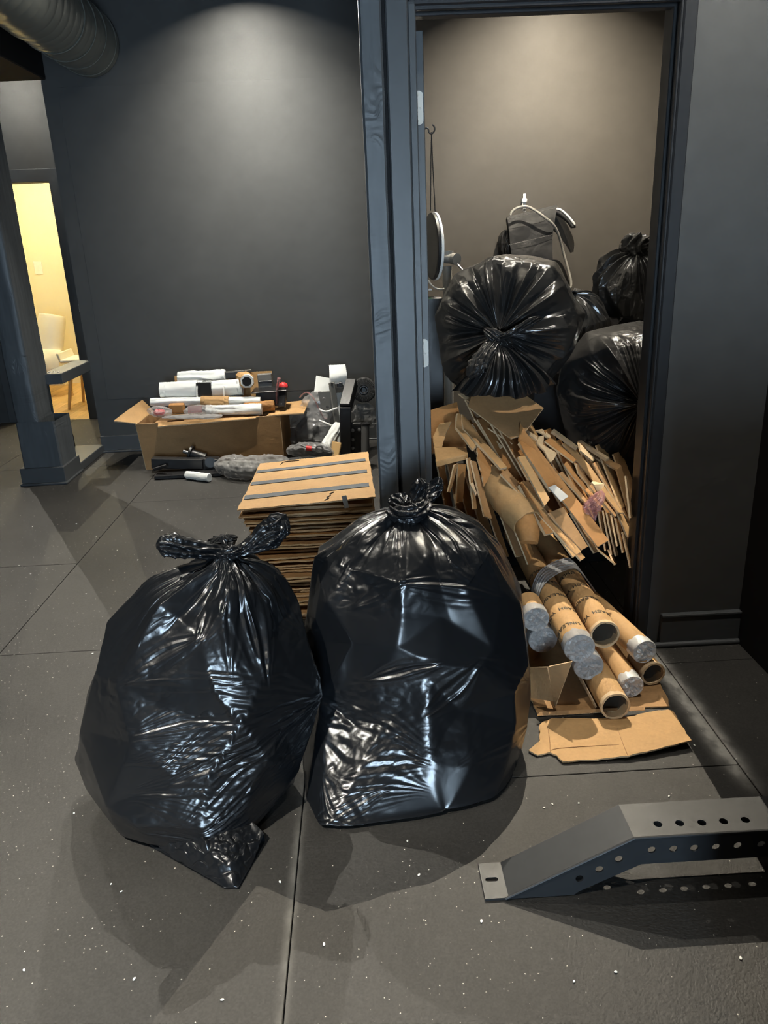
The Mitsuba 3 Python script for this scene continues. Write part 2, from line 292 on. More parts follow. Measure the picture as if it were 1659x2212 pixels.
# unseen window-shaped light behind the camera, sized for cool sheen on the bags
pr('m_white_frame', (0.6, 0.6, 0.6), 0.5)
xm = (WX0 + WX1) / 2
struct('unseen_window_1', cat(bx(WX0, WX1, -4.06, -3.99, WZ0, WZ0 + .05), bx(WX0, WX1, -4.06, -3.99, WZ1 - .05, WZ1), bx(WX0, WX0 + .05, -4.06, -3.99, WZ0, WZ1), bx(WX1 - .05, WX1, -4.06, -3.99, WZ0, WZ1), bx(xm - .03, xm + .03, -4.06, -3.99, WZ0, WZ1)), 'm_white_frame')
for a, b in ((WX0 + .05, xm - .03), (xm + .03, WX1 - .05)):
    k = obj('glowing_pane', trimesh.Trimesh([(a, -4.03, WZ0 + .05), (b, -4.03, WZ0 + .05), (b, -4.03, WZ1 - .05), (a, -4.03, WZ1 - .05)], [(0, 2, 1), (0, 3, 2)], process=False), 'm_white_frame', 'unseen_window_1')
    scene[k]['emitter'] = {'type': 'area', 'radiance': rgb(WIN_L * 0.70, WIN_L * 0.92, WIN_L * 1.14)}
struct('unseen_blocker', bx(0.64, 1.3, 0.85, 0.93, 0, 1.05, .01), 'm_black')  # out of view, placed to shade the lower front wall at right
k = thing('unseen_ceiling_light', 'unseen long ceiling light inside the closet, placed to light the knotted bag', 'light')  # out of view, placed for the bright streaks on the knotted bag
obj('housing', bx(0.3, 1.6, 2.93, 3.09, 2.99, 3.09, .004), 'm_black', k)
kk = obj('diffuser', bx(0.32, 1.58, 2.95, 3.07, 2.975, 2.99), 'm_white_frame', k); scene[kk]['emitter'] = {'type': 'area', 'radiance': rgb(TUBE_L, TUBE_L * .93, TUBE_L * .8)}
# housings of the unseen ceiling spots, placed by what they light
for nm, p, t, *_ in SPOTS:
    k = thing('unseen_ceiling_spot', 'unseen black can spotlight on the ceiling, out of view', 'spotlight', 'unseen ceiling spotlights')
    p, t = np.array(p), np.array(t); d = (t - p) / np.linalg.norm(t - p); q = p - d * 0.012
    obj('can', lathe([(0, 0.11), (0.036, 0.11), (0.04, 0.1), (0.04, 0), (0.036, 0), (0.036, 0.01), (0, 0.01)], 24, frame_to(q, q - d)), 'm_black', k)
    e = q - d * 0.05
    obj('stem', tube([e, [e[0], e[1], 3.1]], 0.01, 10), 'm_black', k)
# ------------------------------------------------------------------ rubbish bags
def grid_normals(P):
    du = np.roll(P, -1, 1) - np.roll(P, 1, 1); dv = np.gradient(P, axis=0)
    return unit(np.cross(du, dv))
def pick(P, N, px, py):
    """the point of the front side of the surface that lies under a picture position, and its normal"""
    q = proj(P); front = ((CAM - P) * N).sum(-1) > 0
    d = np.linalg.norm(q - [px, py], axis=-1) + np.where(front, 0, 1e6); i = np.unravel_index(np.argmin(d), d.shape)
    return P[i], N[i]
def wrinkle(P, N, A, B, w, waves, amp, seed, conv=0.35):
    """tension folds running from A to B, drawn together at both ends"""
    ab = B - A; L = np.linalg.norm(ab); u = ab / L
    d = P - A; t = (d @ u) / L; nm = unit(N); side = np.cross(nm, u); s = (d * side).sum(-1)
    far = np.abs((d * nm).sum(-1)) > 0.16
    tt = np.clip(t, 0, 1); ww = w * (conv + (1 - conv) * np.sin(np.pi * tt)); sn = s / ww
    env = np.exp(-np.clip(sn, -4, 4) ** 2) * np.clip(np.minimum(t + 0.12, 1.12 - t) / 0.2, 0, 1)
    ph = sn * waves / 2 + 0.6 * nfbm(np.stack([t * 3 + seed, sn * 0.7, np.full_like(t, seed)], -1), 2, seed)
    a = amp * (0.4 + 1.0 * nnoise(np.stack([t * 2.2 + seed * 3, sn * 2, np.full_like(t, 5.5)], -1), seed))
    g = 1 - 2 * np.abs(2 * nnoise(np.stack([sn * waves * .62 + seed * 7.7, t * 1.6, np.full_like(t, seed * 1.3)], -1), seed + 3) - 1); g = .75 * g + .25 * tri(ph)
    return np.where(far, 0, env * a * g)
def facet(P, c, pts, soft):
    """radial surface through the points, flat between them"""
    D = P - c; r = np.linalg.norm(D, axis=-1); D = D / r[..., None]
    dirs = unit(pts - c); hull = ConvexHull(dirs); rf = np.full(r.shape, np.nan).reshape(-1); best = np.full(rf.shape, -1e9); Df = D.reshape(-1, 3)
    for s in hull.simplices:
        M = np.linalg.pinv(dirs[s].T); co = Df @ M.T; mn = co.min(1); up_ = mn > best
        nn = np.cross(pts[s[1]] - pts[s[0]], pts[s[2]] - pts[s[0]]); den = Df @ nn
        val = ((pts[s[0]] - c) @ nn) / np.where(np.abs(den) < 1e-9, 1e-9, den); ok = up_ & (mn > -1e-6) | (up_ & (best < -1e-6))
        rf = np.where(ok, val, rf); best = np.where(ok, mn, best)
    rf = rf.reshape(r.shape); rf = np.where((rf > r * 0.6) & (rf < r * 1.3), rf, r)
    if soft: rf = gaussian_filter(rf, soft, mode=('nearest', 'wrap'))
    return D, r, rf
def bag_mesh(rings, c, seed, nu=520, nv=380, pokes=(), nrand=60, jit=0.02, fmix=0.75, soft=1.2, pleat=(), tips=(), folds=(), crinkle=0.0008, floor_z=0.003, sq=2.2, M=None):
    rg = np.random.default_rng(seed); R = np.array(rings, float); R = R[np.argsort(R[:, 0])]
    zs = R[0, 0] + (R[-1, 0] - R[0, 0]) * (np.linspace(0, 1, nv)); f = [PchipInterpolator(R[:, 0], R[:, k])(zs) for k in range(1, 5)]
    u = np.linspace(0, 2 * np.pi, nu, endpoint=False); co, si = np.cos(u), np.sin(u); e = 2.0 / sq
    X = f[0][:, None] + f[2][:, None] * np.sign(co) * np.abs(co) ** e; Y = f[1][:, None] + f[3][:, None] * np.sign(si) * np.abs(si) ** e
    P = np.stack([X, Y, np.repeat(zs[:, None], nu, 1)], -1); c = np.asarray(c, float)
    n_bot = 40                                                                                       # the underside, closed inwards
    s = np.linspace(0, 1, n_bot + 1)[:-1][:, None, None]; cb = P[0].mean(0); P = np.concatenate([cb + s * (P[0] - cb), P])
    HL = (P[..., 2] - R[0, 0]) / (R[-1, 0] - R[0, 0]); AX = P[-1].mean(0)[:2]; RAD = np.linalg.norm(P[..., :2] - AX, axis=-1); topm = np.clip((P[..., 2] - (R[-1, 0] - 0.1)) / 0.08, 0, 1)
    if M is not None: P = P @ M[:3, :3].T + M[:3, 3]; cb = P[0].mean(0)
    N = grid_normals(P)
    if M is None: N[:n_bot] = [0, 0, -1]
    pts = []
    for px, py, o in pokes: a, n = pick(P, N, px, py); pts.append(c + (a - c) * (1 + o / np.linalg.norm(a - c)))
    flat = P[n_bot:].reshape(-1, 3); fdirs = unit(flat - c); tries = 0
    while len(pts) < len(pokes) + nrand and tries < 4000:
        tries += 1; d = unit(rg.normal(size=3)); i = np.argmax(fdirs @ d); a = flat[i]
        if all(np.linalg.norm(a - b) > 0.08 for b in pts): pts.append(c + (a - c) * (1 + (rg.uniform(-0.4, 1) * jit) / np.linalg.norm(a - c)))
    for k in range(0, nu, nu // 14): pts.append(P[n_bot, k]); pts.append(P[-1, k])
    pts.append(cb); D, r, rf = facet(P, c, np.array(pts), soft)
    mixw = fmix * (1 - topm); mixw[:n_bot] = 0
    P = c + D * (r * (1 - mixw) + rf * mixw)[..., None]
    h = HL; U = np.repeat(u[None], len(P), 0)
    for n, amp, h0, sd in pleat:                                                                      # pleats running down from the knot
        wob = nfbm(np.stack([np.cos(U) * 1.5 + sd, np.sin(U) * 1.5, h * 1.2], -1), 3, sd)
        g = tri(U / (2 * np.pi) * n + wob * n * 0.16); am = amp * (0.3 + 1.4 * nnoise(np.stack([np.cos(U) * 3, np.sin(U) * 3, h * 2 + sd], -1), sd))
        wgt = np.clip((h - h0) / (1 - h0), 0, 1) ** 1.1; 
        P = P + N * (am * wgt * g * np.clip(RAD / 0.09, 0.15, 1))[..., None]
    N = grid_normals(P)
    for i, (x0, y0, x1, y1, w, wv, amp) in enumerate(folds):
        A, na = pick(P, N, x0, y0); B, nb = pick(P, N, x1, y1); P = P + N * wrinkle(P, N, A, B, w * 1.15, wv * .7, amp * .62, seed + i)[..., None]
    if crinkle:
        q = P * 26; a = nfbm(q, 3, seed + 50); m = np.clip((nfbm(P * 5, 2, seed + 60) - 0.42) * 5, 0, 1)
        P = P + N * (crinkle * (m * 2.5 * (np.abs(a - 0.5) * 4 - 0.6) + 0.6 * (np.abs(nfbm(P * 9, 2, seed + 70) - 0.5) * 4 - 0.5)))[..., None]
    for tip, rad, pw in tips:
        tip = np.array(tip, float); d = np.linalg.norm(P - tip, axis=-1); wgt = np.clip(1 - d / rad, 0, 1) ** pw; P = P + wgt[..., None] * (tip - P)
    if M is None: P[..., 2] = np.where(P[..., 2] < 0.03 + floor_z, floor_z + 0.03 * np.exp(np.clip((P[..., 2] - floor_z - 0.03) / 0.03, -8, 0)), P[..., 2])
    return grid_mesh(P)
def crumple_blob(path, r, seed, n=64, squash=0.6, amp=0.25, ridges=9, sub=14):
    """a gathered, crumpled lobe of film along a path"""
    m = tube(path, r, n, sub, squash=squash); V = m.vertices; ce = np.array(path).mean(0); k = np.mean(r)
    rings = V.reshape(-1, n, 3); cen = rings.mean(1, keepdims=True); out = rings - cen; rr = np.linalg.norm(out, axis=-1)
    th = np.repeat(np.linspace(0, 1, n, endpoint=False)[None], len(rings), 0); tt = np.repeat(np.linspace(0, 1, len(rings))[:, None], n, 1)
    wob = nfbm(np.stack([th * 3, tt * 2.5, np.full_like(th, seed)], -1), 2, seed)
    g = tri(th * ridges + wob * 2.2); cr = np.abs(nfbm(rings / k * 1.3, 3, seed + 9) - 0.5) * 4 - 0.6
    V2 = cen + out * (1 + amp * g + amp * 0.9 * cr)[..., None]
    return trimesh.Trimesh(V2.reshape(-1, 3), m.faces, process=False)

def corner_flap(tip, ends, seed, n=150, m=110):
    """the empty corner of a bag: a crinkled flattened pouch from a curve on the bag down to its tip"""
    E_ = np.array(ends); s = np.linspace(0, len(E_) - 1, n); C = np.stack([PchipInterpolator(np.arange(len(E_)), E_[:, k])(s) for k in range(3)], 1)
    t = np.linspace(0, 1, m)[:, None, None]; P = C[None] * (1 - t) + (tip + (C[None] - C.mean(0)) * .10) * t; u = np.linspace(-1, 1, n)[None, :]
    P[..., 2] += .035 * np.sin(np.pi * np.clip(t[..., 0], 0, 1)) * (1 - u ** 2) * .8
    q = P * [22, 22, 22]; cr = np.abs(nfbm(q, 3, seed) - .5) * 4 - .7; c2 = np.abs(nnoise(P * 34 + 9, seed + 1) - .5) * 2 - .5
    P[..., 2] += (.016 * cr + .006 * c2) * np.sin(np.pi * np.clip(t[..., 0] * .9 + .05, 0, 1)); P[..., 2] = np.maximum(P[..., 2], .006)
    Q = P.copy(); Q[..., 2] = np.maximum(.003, Q[..., 2] - .03)
    V = np.concatenate([P, Q[::-1], P[:1]]); return grid_mesh(V, closed=False)

B1 = [(.685, -.372, 1.82, .028, .026), (.665, -.375, 1.82, .042, .04), (.64, -.395, 1.825, .105, .075), (.61, -.418, 1.83, .165, .12), (.56, -.439, 1.84, .207, .155), (.48, -.45, 1.835, .252, .185), (.40, -.453, 1.82, .28, .205), (.3, -.466, 1.80, .305, .222), (.2, -.5, 1.785, .306, .24), (.12, -.522, 1.775, .303, .25), (.05, -.518, 1.77, .27, .245), (0, -.515, 1.77, .235, .215)]
k = thing('trash_bag', 'black rubbish bag on the floor tied with two floppy ears, before the cardboard stack', 'trash bag')
P1 = [(430, 1384, .015), (350, 1310, .008), (265, 1478, .02), (560, 1466, .015), (585, 1380, .0), (292, 1600, .016), (300, 1500, .0), (365, 1470, .004), (500, 1300, -.02), (400, 1250, .0), (520, 1560, .012), (420, 1760, .006), (540, 1700, -.004), (580, 1640, .004),
      (420, 1560, -.012), (620, 1450, .004), (240, 1350, .01), (660, 1400, .012), (580, 1300, .008), (300, 1780, .012), (370, 1690, -.006), (680, 1500, .03), (620, 1580, -.02)]
F1 = [(685, 1512, 360, 1475, .055, 9, .006), (685, 1512, 300, 1595, .06, 10, .006), (680, 1520, 330, 1700, .07, 12, .006), (660, 1560, 380, 1780, .06, 12, .005), (640, 1640, 300, 1660, .05, 9, .0045), (265, 1478, 430, 1384, .03, 4, .006), (265, 1478, 560, 1466, .02, 4, .004),
      (490, 1200, 300, 1330, .04, 4, .007), (490, 1200, 430, 1384, .035, 5, .008), (495, 1200, 570, 1460, .05, 5, .014), (490, 1200, 235, 1400, .05, 5, .007), (500, 1200, 650, 1360, .05, 6, .008), (490, 1200, 500, 1440, .03, 3, .01),
      (300, 1720, 560, 1700, .05, 10, .0045), (290, 1650, 520, 1620, .035, 8, .004), (320, 1800, 600, 1720, .03, 7, .004)]
obj('film', bag_mesh(B1, (-.46, 1.78, .3), 11, pokes=P1, nrand=34, jit=.016, fmix=.9, soft=1.4, pleat=[(6, .016, .45, 1), (13, .006, .65, 2)], folds=F1,
    tips=[(on(490, 1880, .012), .24, 1.6), (at(140, 1645, 1.80), .24, 1.5), (on(640, 1690, .02), .12, 2), (at(688, 1505, 1.80), .1, 1.6)]), 'm_bag', k, True)
tp = on(500, 1917, .006)
obj('corner_flap', corner_flap(tp, [on(285, 1790, .03), on(325, 1768, .06), on(395, 1752, .085), on(465, 1752, .085), on(530, 1768, .06), on(570, 1800, .03)], 7), 'm_bag', k, True)
kn = at(493, 1192, 1.82)
obj('ear', crumple_blob([kn, at(455, 1190, 1.81), at(400, 1183, 1.79), at(362, 1178, 1.78), at(340, 1180, 1.78)], [.014, .024, .031, .034, .008], 3, squash=.75), 'm_bag', k, True)
obj('ear', crumple_blob([kn, at(540, 1180, 1.83), at(580, 1155, 1.85), at(605, 1130, 1.86), at(615, 1118, 1.86)], [.014, .026, .045, .040, .010], 4, squash=.7), 'm_bag', k, True)
obj('ear', crumple_blob([kn - [0, 0, .01], at(482, 1182, 1.86), at(478, 1168, 1.87), at(476, 1158, 1.87)], [.018, .034, .036, .012], 5, squash=.8), 'm_bag', k, True)
obj('knot', crumple_blob([kn + [-.03, 0, -.004], kn + [-.01, -.02, 0], kn + [.015, -.02, .004], kn + [.035, 0, .006]], [.008, .017, .018, .008], 6, ridges=5, squash=.9), 'm_bag', k, True)

B2 = [(.69, .122, 2.1, .03, .03), (.675, .122, 2.1, .075, .06), (.65, .122, 2.1, .165, .13), (.62, .118, 2.1, .225, .2), (.56, .110, 2.1, .283, .25), (.48, .116, 2.09, .318, .28), (.40, .124, 2.08, .336, .3), (.3, .126, 2.06, .344, .31), (.2, .122, 2.04, .346, .31),
      (.12, .118, 2.0, .345, .335), (.05, .105, 1.95, .345, .335), (0, .09, 1.91, .325, .31)]
k = thing('trash_bag', 'largest black rubbish bag on the floor, with a small knotted top, before the doorway', 'trash bag')
P2 = [(866, 1264, .018), (945, 1435, .016), (1028, 1440, .018), (920, 1465, .0), (930, 1632, .014), (1015, 1640, .012), (868, 1320, -.004), (710, 1300, .008), (760, 1230, .0), (690, 1210, .016), (1075, 1280, .01), (955, 1330, -.018), (1005, 1270, .006),
      (1110, 1560, .008), (800, 1490, -.012), (720, 1640, .014), (755, 1740, .008), (910, 1690, -.004), (1000, 1540, -.008), (1060, 1400, .012), (760, 1390, -.006), (665, 1690, .0), (830, 1560, .0), (860, 1400, .0), (1050, 1200, .01), (960, 1170, .01), (790, 1160, .004)]
F2 = [(866, 1264, 862, 1115, .025, 3, .010), (885, 1090, 1035, 1260, .06, 6, .008), (880, 1095, 740, 1240, .06, 5, .006), (890, 1090, 1100, 1190, .06, 7, .007), (885, 1090, 690, 1210, .05, 4, .006), (880, 1095, 950, 1250, .04, 4, .007),
      (945, 1437, 800, 1470, .03, 4, .007), (1028, 1440, 920, 1540, .045, 6, .006), (920, 1630, 700, 1560, .06, 7, .007), (1010, 1640, 1140, 1570, .03, 4, .005), (930, 1632, 690, 1500, .06, 8, .006),
      (715, 1640, 830, 1780, .06, 9, .006), (760, 1650, 900, 1690, .05, 8, .005), (668, 1790, 850, 1690, .05, 8, .004), (866, 1264, 1080, 1290, .03, 4, .006), (866, 1264, 770, 1310, .03, 3, .005), (1040, 1430, 1135, 1470, .04, 5, .005)]
obj('film', bag_mesh(B2, (.12, 2.05, .3), 23, pokes=P2, nrand=30, jit=.016, fmix=.92, soft=1.3, pleat=[(7, .010, .55, 4), (15, .005, .7, 5)], folds=F2, sq=2.3,
    tips=[(on(656, 1824, .01), .34, 1.2), (on(1105, 1652, .02), .12, 2), (on(960, 1750, .01), .2, 2.2)]), 'm_bag', k, True)
kn = at(882, 1100, 2.08)
obj('knot', crumple_blob([kn + [-.045, .01, -.005], kn + [-.035, -.03, .0], kn + [0, -.045, .0], kn + [.035, -.03, .01], kn + [.045, .01, .02]], [.012, .026, .03, .026, .012], 7, ridges=6, squash=.8), 'm_bag', k, True)
obj('ear', crumple_blob([kn, at(900, 1075, 2.1), at(905, 1050, 2.12), at(903, 1034, 2.13)], [.02, .03, .028, .006], 8, squash=.5), 'm_bag', k, True)
obj('ear', crumple_blob([kn + [.02, .02, 0], at(925, 1072, 2.14), at(942, 1048, 2.16), at(948, 1030, 2.17)], [.018, .026, .024, .005], 9, squash=.5), 'm_bag', k, True)
obj('ear', crumple_blob([kn + [-.01, .0, .01], at(862, 1080, 2.12), at(858, 1068, 2.14)], [.02, .03, .01], 10, squash=.7), 'm_bag', k, True)
# ------------------------------------------------------------------ closet: rubbish bags on the cardboard
def axis_frame(c, d):
    M = frame_to(c, np.asarray(c) + d); return M
def fan(P0, ends, amp, pl, seed, n=220, m=50, curl=None):
    """a gathered sheet spreading from P0 to the curve of end points, pleated"""
    E_ = np.array(ends, float); s = np.linspace(0, len(E_) - 1, n); from_c = np.stack([PchipInterpolator(np.arange(len(E_)), E_[:, k])(s) for k in range(3)], 1)
    t = np.linspace(0.0, 1, m)[:, None, None]; P = P0 + t * (from_c[None] - P0)
    nrm = unit(np.cross(E_[-1] - E_[0], E_.mean(0) - P0)); th = np.repeat(np.linspace(0, 1, n)[None], m, 0)
    w = nfbm(np.stack([th * 4 + seed, t[..., 0] * 1.3 + 0 * th, 0 * th + seed], -1), 2, seed)
    g = tri(th * pl + w * 1.6) + 0.5 * tri(th * pl * 2.3 + w * 3)
    P = P + nrm * (amp * g * np.clip(t[..., 0] * 1.4, 0.08, 1) * (0.5 + w))[..., None]
    P = P + nrm * (np.sin(t[..., 0] * np.pi) * (curl or 0.0))[..., None]
    P = P + unit(E_.mean(0) - P0) * (0.02 * (nnoise(np.stack([th * 13, 0 * th, 0 * th + seed], -1), seed) - 0.5) * t[..., 0])[..., None]
    Q = P - nrm * 0.004 * np.ones_like(P[..., :1])
    V = np.concatenate([P, Q[::-1]]); return grid_mesh(np.concatenate([V, V[:1]]), closed=False)
SPH = lambda a, zb, zt, dip: [(-zb, 0, 0, a * .35, a * .35), (-zb * .9, 0, 0, a * .62, a * .6), (-zb * .6, 0, 0, a * .88, a * .88), (-.1 * zb, 0, 0, a, a), (zt * .4, 0, 0, a * .93, a * .93), (zt * .8, 0, 0, a * .66, a * .66), (zt * .98, 0, 0, a * .36, a * .36), (zt * 1.06, 0, 0, a * .1, a * .1), (zt * 1.1, 0, 0, .02, .02)]
def closet_bag(label, cen, a, zb, zt, knot, seed, pleat, jit=.02, fm=.5, sc=(1, 1), nrand=40):
    k = thing('trash_bag', label, 'trash bag'); d = np.asarray(knot) - cen; M = axis_frame(cen, d); M[:3, 0] *= sc[0]; M[:3, 1] *= sc[1]
    obj('film', bag_mesh(SPH(a, zb, zt, 0), cen, seed, nu=440, nv=220, nrand=nrand, jit=jit, fmix=fm, soft=1.5, pleat=pleat, M=M, sq=2.05, crinkle=.001), 'm_bag_shiny', k, True)
    return k
c3 = at(1093, 712, 3.08); k3 = at(1073, 722, 2.84)
k = closet_bag('big shiny black rubbish bag with its knot facing out, above the closet cardboard', c3, .285, .26, .19, k3, 31, [(7, .034, .6, 1), (17, .022, .68, 2), (39, .009, .78, 3)], fm=.85, jit=.035, nrand=50)
obj('knot', crumple_blob([k3 + [-.04, 0, .02], k3 + [-.01, -.02, .0], k3 + [.03, -.015, -.02], k3 + [.045, 0, -.03]], [.01, .03, .03, .012], 21, ridges=7), 'm_bag_shiny', k, True)
obj('tied_end', crumple_blob([k3, at(1100, 722, 2.8), at(1140, 700, 2.8), at(1165, 690, 2.82)], [.02, .025, .03, .01], 22, squash=.5), 'm_bag_shiny', k, True)
obj('tied_end', crumple_blob([k3, at(1050, 760, 2.78), at(1030, 790, 2.76), at(1012, 815, 2.76)], [.02, .03, .035, .012], 24, squash=.5), 'm_bag_shiny', k, True)
obj('mouth', fan(k3 + [0, -.01, -.02], [at(972, 846, 2.86), at(1010, 852, 2.76), at(1060, 858, 2.70), at(1110, 862, 2.70), at(1160, 852, 2.78), at(1200, 828, 2.9)], .022, 9, 5, curl=-.05), 'm_bag_shiny', k, True)
c4 = at(1358, 852, 3.12); k4 = at(1398, 882, 2.83)
closet_bag('black rubbish bag beside the right door jamb, directly below the smaller tied bag', c4, .30, .24, .2, k4, 33, [(8, .028, .56, 4), (21, .018, .62, 5), (47, .008, .7, 6)], fm=.8, jit=.03)
c5 = at(1372, 618, 3.62); k = closet_bag('smaller black rubbish bag tied with a silvery tuft, on top behind the right door jamb', c5, .19, .2, .16, at(1376, 555, 3.56), 35, [(9, .02, .1, 7), (19, .01, .25, 8)], fm=.6, nrand=26)
kt = at(1376, 552, 3.56)
obj('tuft', crumple_blob([kt, at(1372, 540, 3.55), at(1372, 522, 3.56), at(1374, 514, 3.57)], [.03, .055, .07, .03], 25, ridges=8), 'm_bag_shiny', k, True)
closet_bag('dark rubbish bag half hidden behind the big knotted bag in the closet', at(1238, 705, 3.56), .17, .16, .15, at(1238, 625, 3.5), 37, [(9, .015, .1, 9), (19, .008, .25, 10)], fm=.6, nrand=24)

# ------------------------------------------------------------------ flattened cardboard
def sheet_meshes(rows, th=.006, nx=10, ny=5, warp=.004, rag=.0, seed=0):
    """a board through rows of (left, right) points; creases at the rows. Returns faces and cut edges as two meshes"""
    A = np.array([r[0] for r in rows], float); B = np.array([r[1] for r in rows], float); n = (len(rows) - 1) * ny + 1
    s = np.linspace(0, len(rows) - 1, n); L = np.stack([np.interp(s, np.arange(len(rows)), A[:, k]) for k in range(3)], 1); Rr = np.stack([np.interp(s, np.arange(len(rows)), B[:, k]) for k in range(3)], 1)
    t = np.linspace(0, 1, nx)[None, :, None]; P = L[:, None] + t * (Rr - L)[:, None]; W_ = np.linalg.norm(Rr - L, axis=1).mean()
    if rag:
        j = lambda m, o: (nfbm(np.stack([np.arange(m) * .9 + o, np.full(m, seed * 3.1), np.zeros(m)], -1), 2, seed) - .5) * 2 * rag
        d = unit(Rr - L); P[:, 0] += d * j(n, 0)[:, None]; P[:, -1] += d * j(n, 50)[:, None]; e = unit(L[-1] - L[0]); P[0] += e * j(nx, 100)[:, None]; P[-1] += e * j(nx, 150)[:, None]
    nr = unit(np.cross(np.gradient(P, axis=1), np.gradient(P, axis=0))); P = P + nr * ((nfbm(P * 5 + seed, 2, seed) - .5) * 2 * warp)[..., None]
    U_, D_ = P + nr * th / 2, P - nr * th / 2
    face = cat(grid_mesh(U_, closed=False), grid_mesh(D_[:, ::-1], closed=False))
    loop = lambda G: np.concatenate([G[0], G[1:, -1], G[-1, ::-1][1:], G[1:-1, 0][::-1]])
    edge = grid_mesh(np.stack([loop(U_), loop(D_)])); return face, edge
def board(label, rows, mat='m_kraft', th=.006, group=None, parent=None, name='cardboard_sheet', edge='m_kraft_pale', **kw):
    f, e = sheet_meshes(rows, th, **kw)
    if parent: k = obj(name, f, mat, parent)
    else: k = thing(name, label, 'cardboard', group); scene[k] = mikit.ply(f, mat)
    obj('cut_edge', e, edge, k)
    return k
c5_ = lambda x, y, Y: at(920 + x / 6.38, 840 + y / 6.38, Y)
c6_ = lambda x, y, Y: at(1120 + x / 5.925, 900 + y / 5.925, Y)
def q5(*a): return [(c5_(*a[i]), c5_(*a[i + 1])) for i in range(0, len(a), 2)]
def q6(*a): return [(c6_(*a[i]), c6_(*a[i + 1])) for i in range(0, len(a), 2)]
K, KB, KC, KP = 'm_kraft', 'm_kraft_b', 'm_kraft_c', 'm_kraft_pale'
S = 0
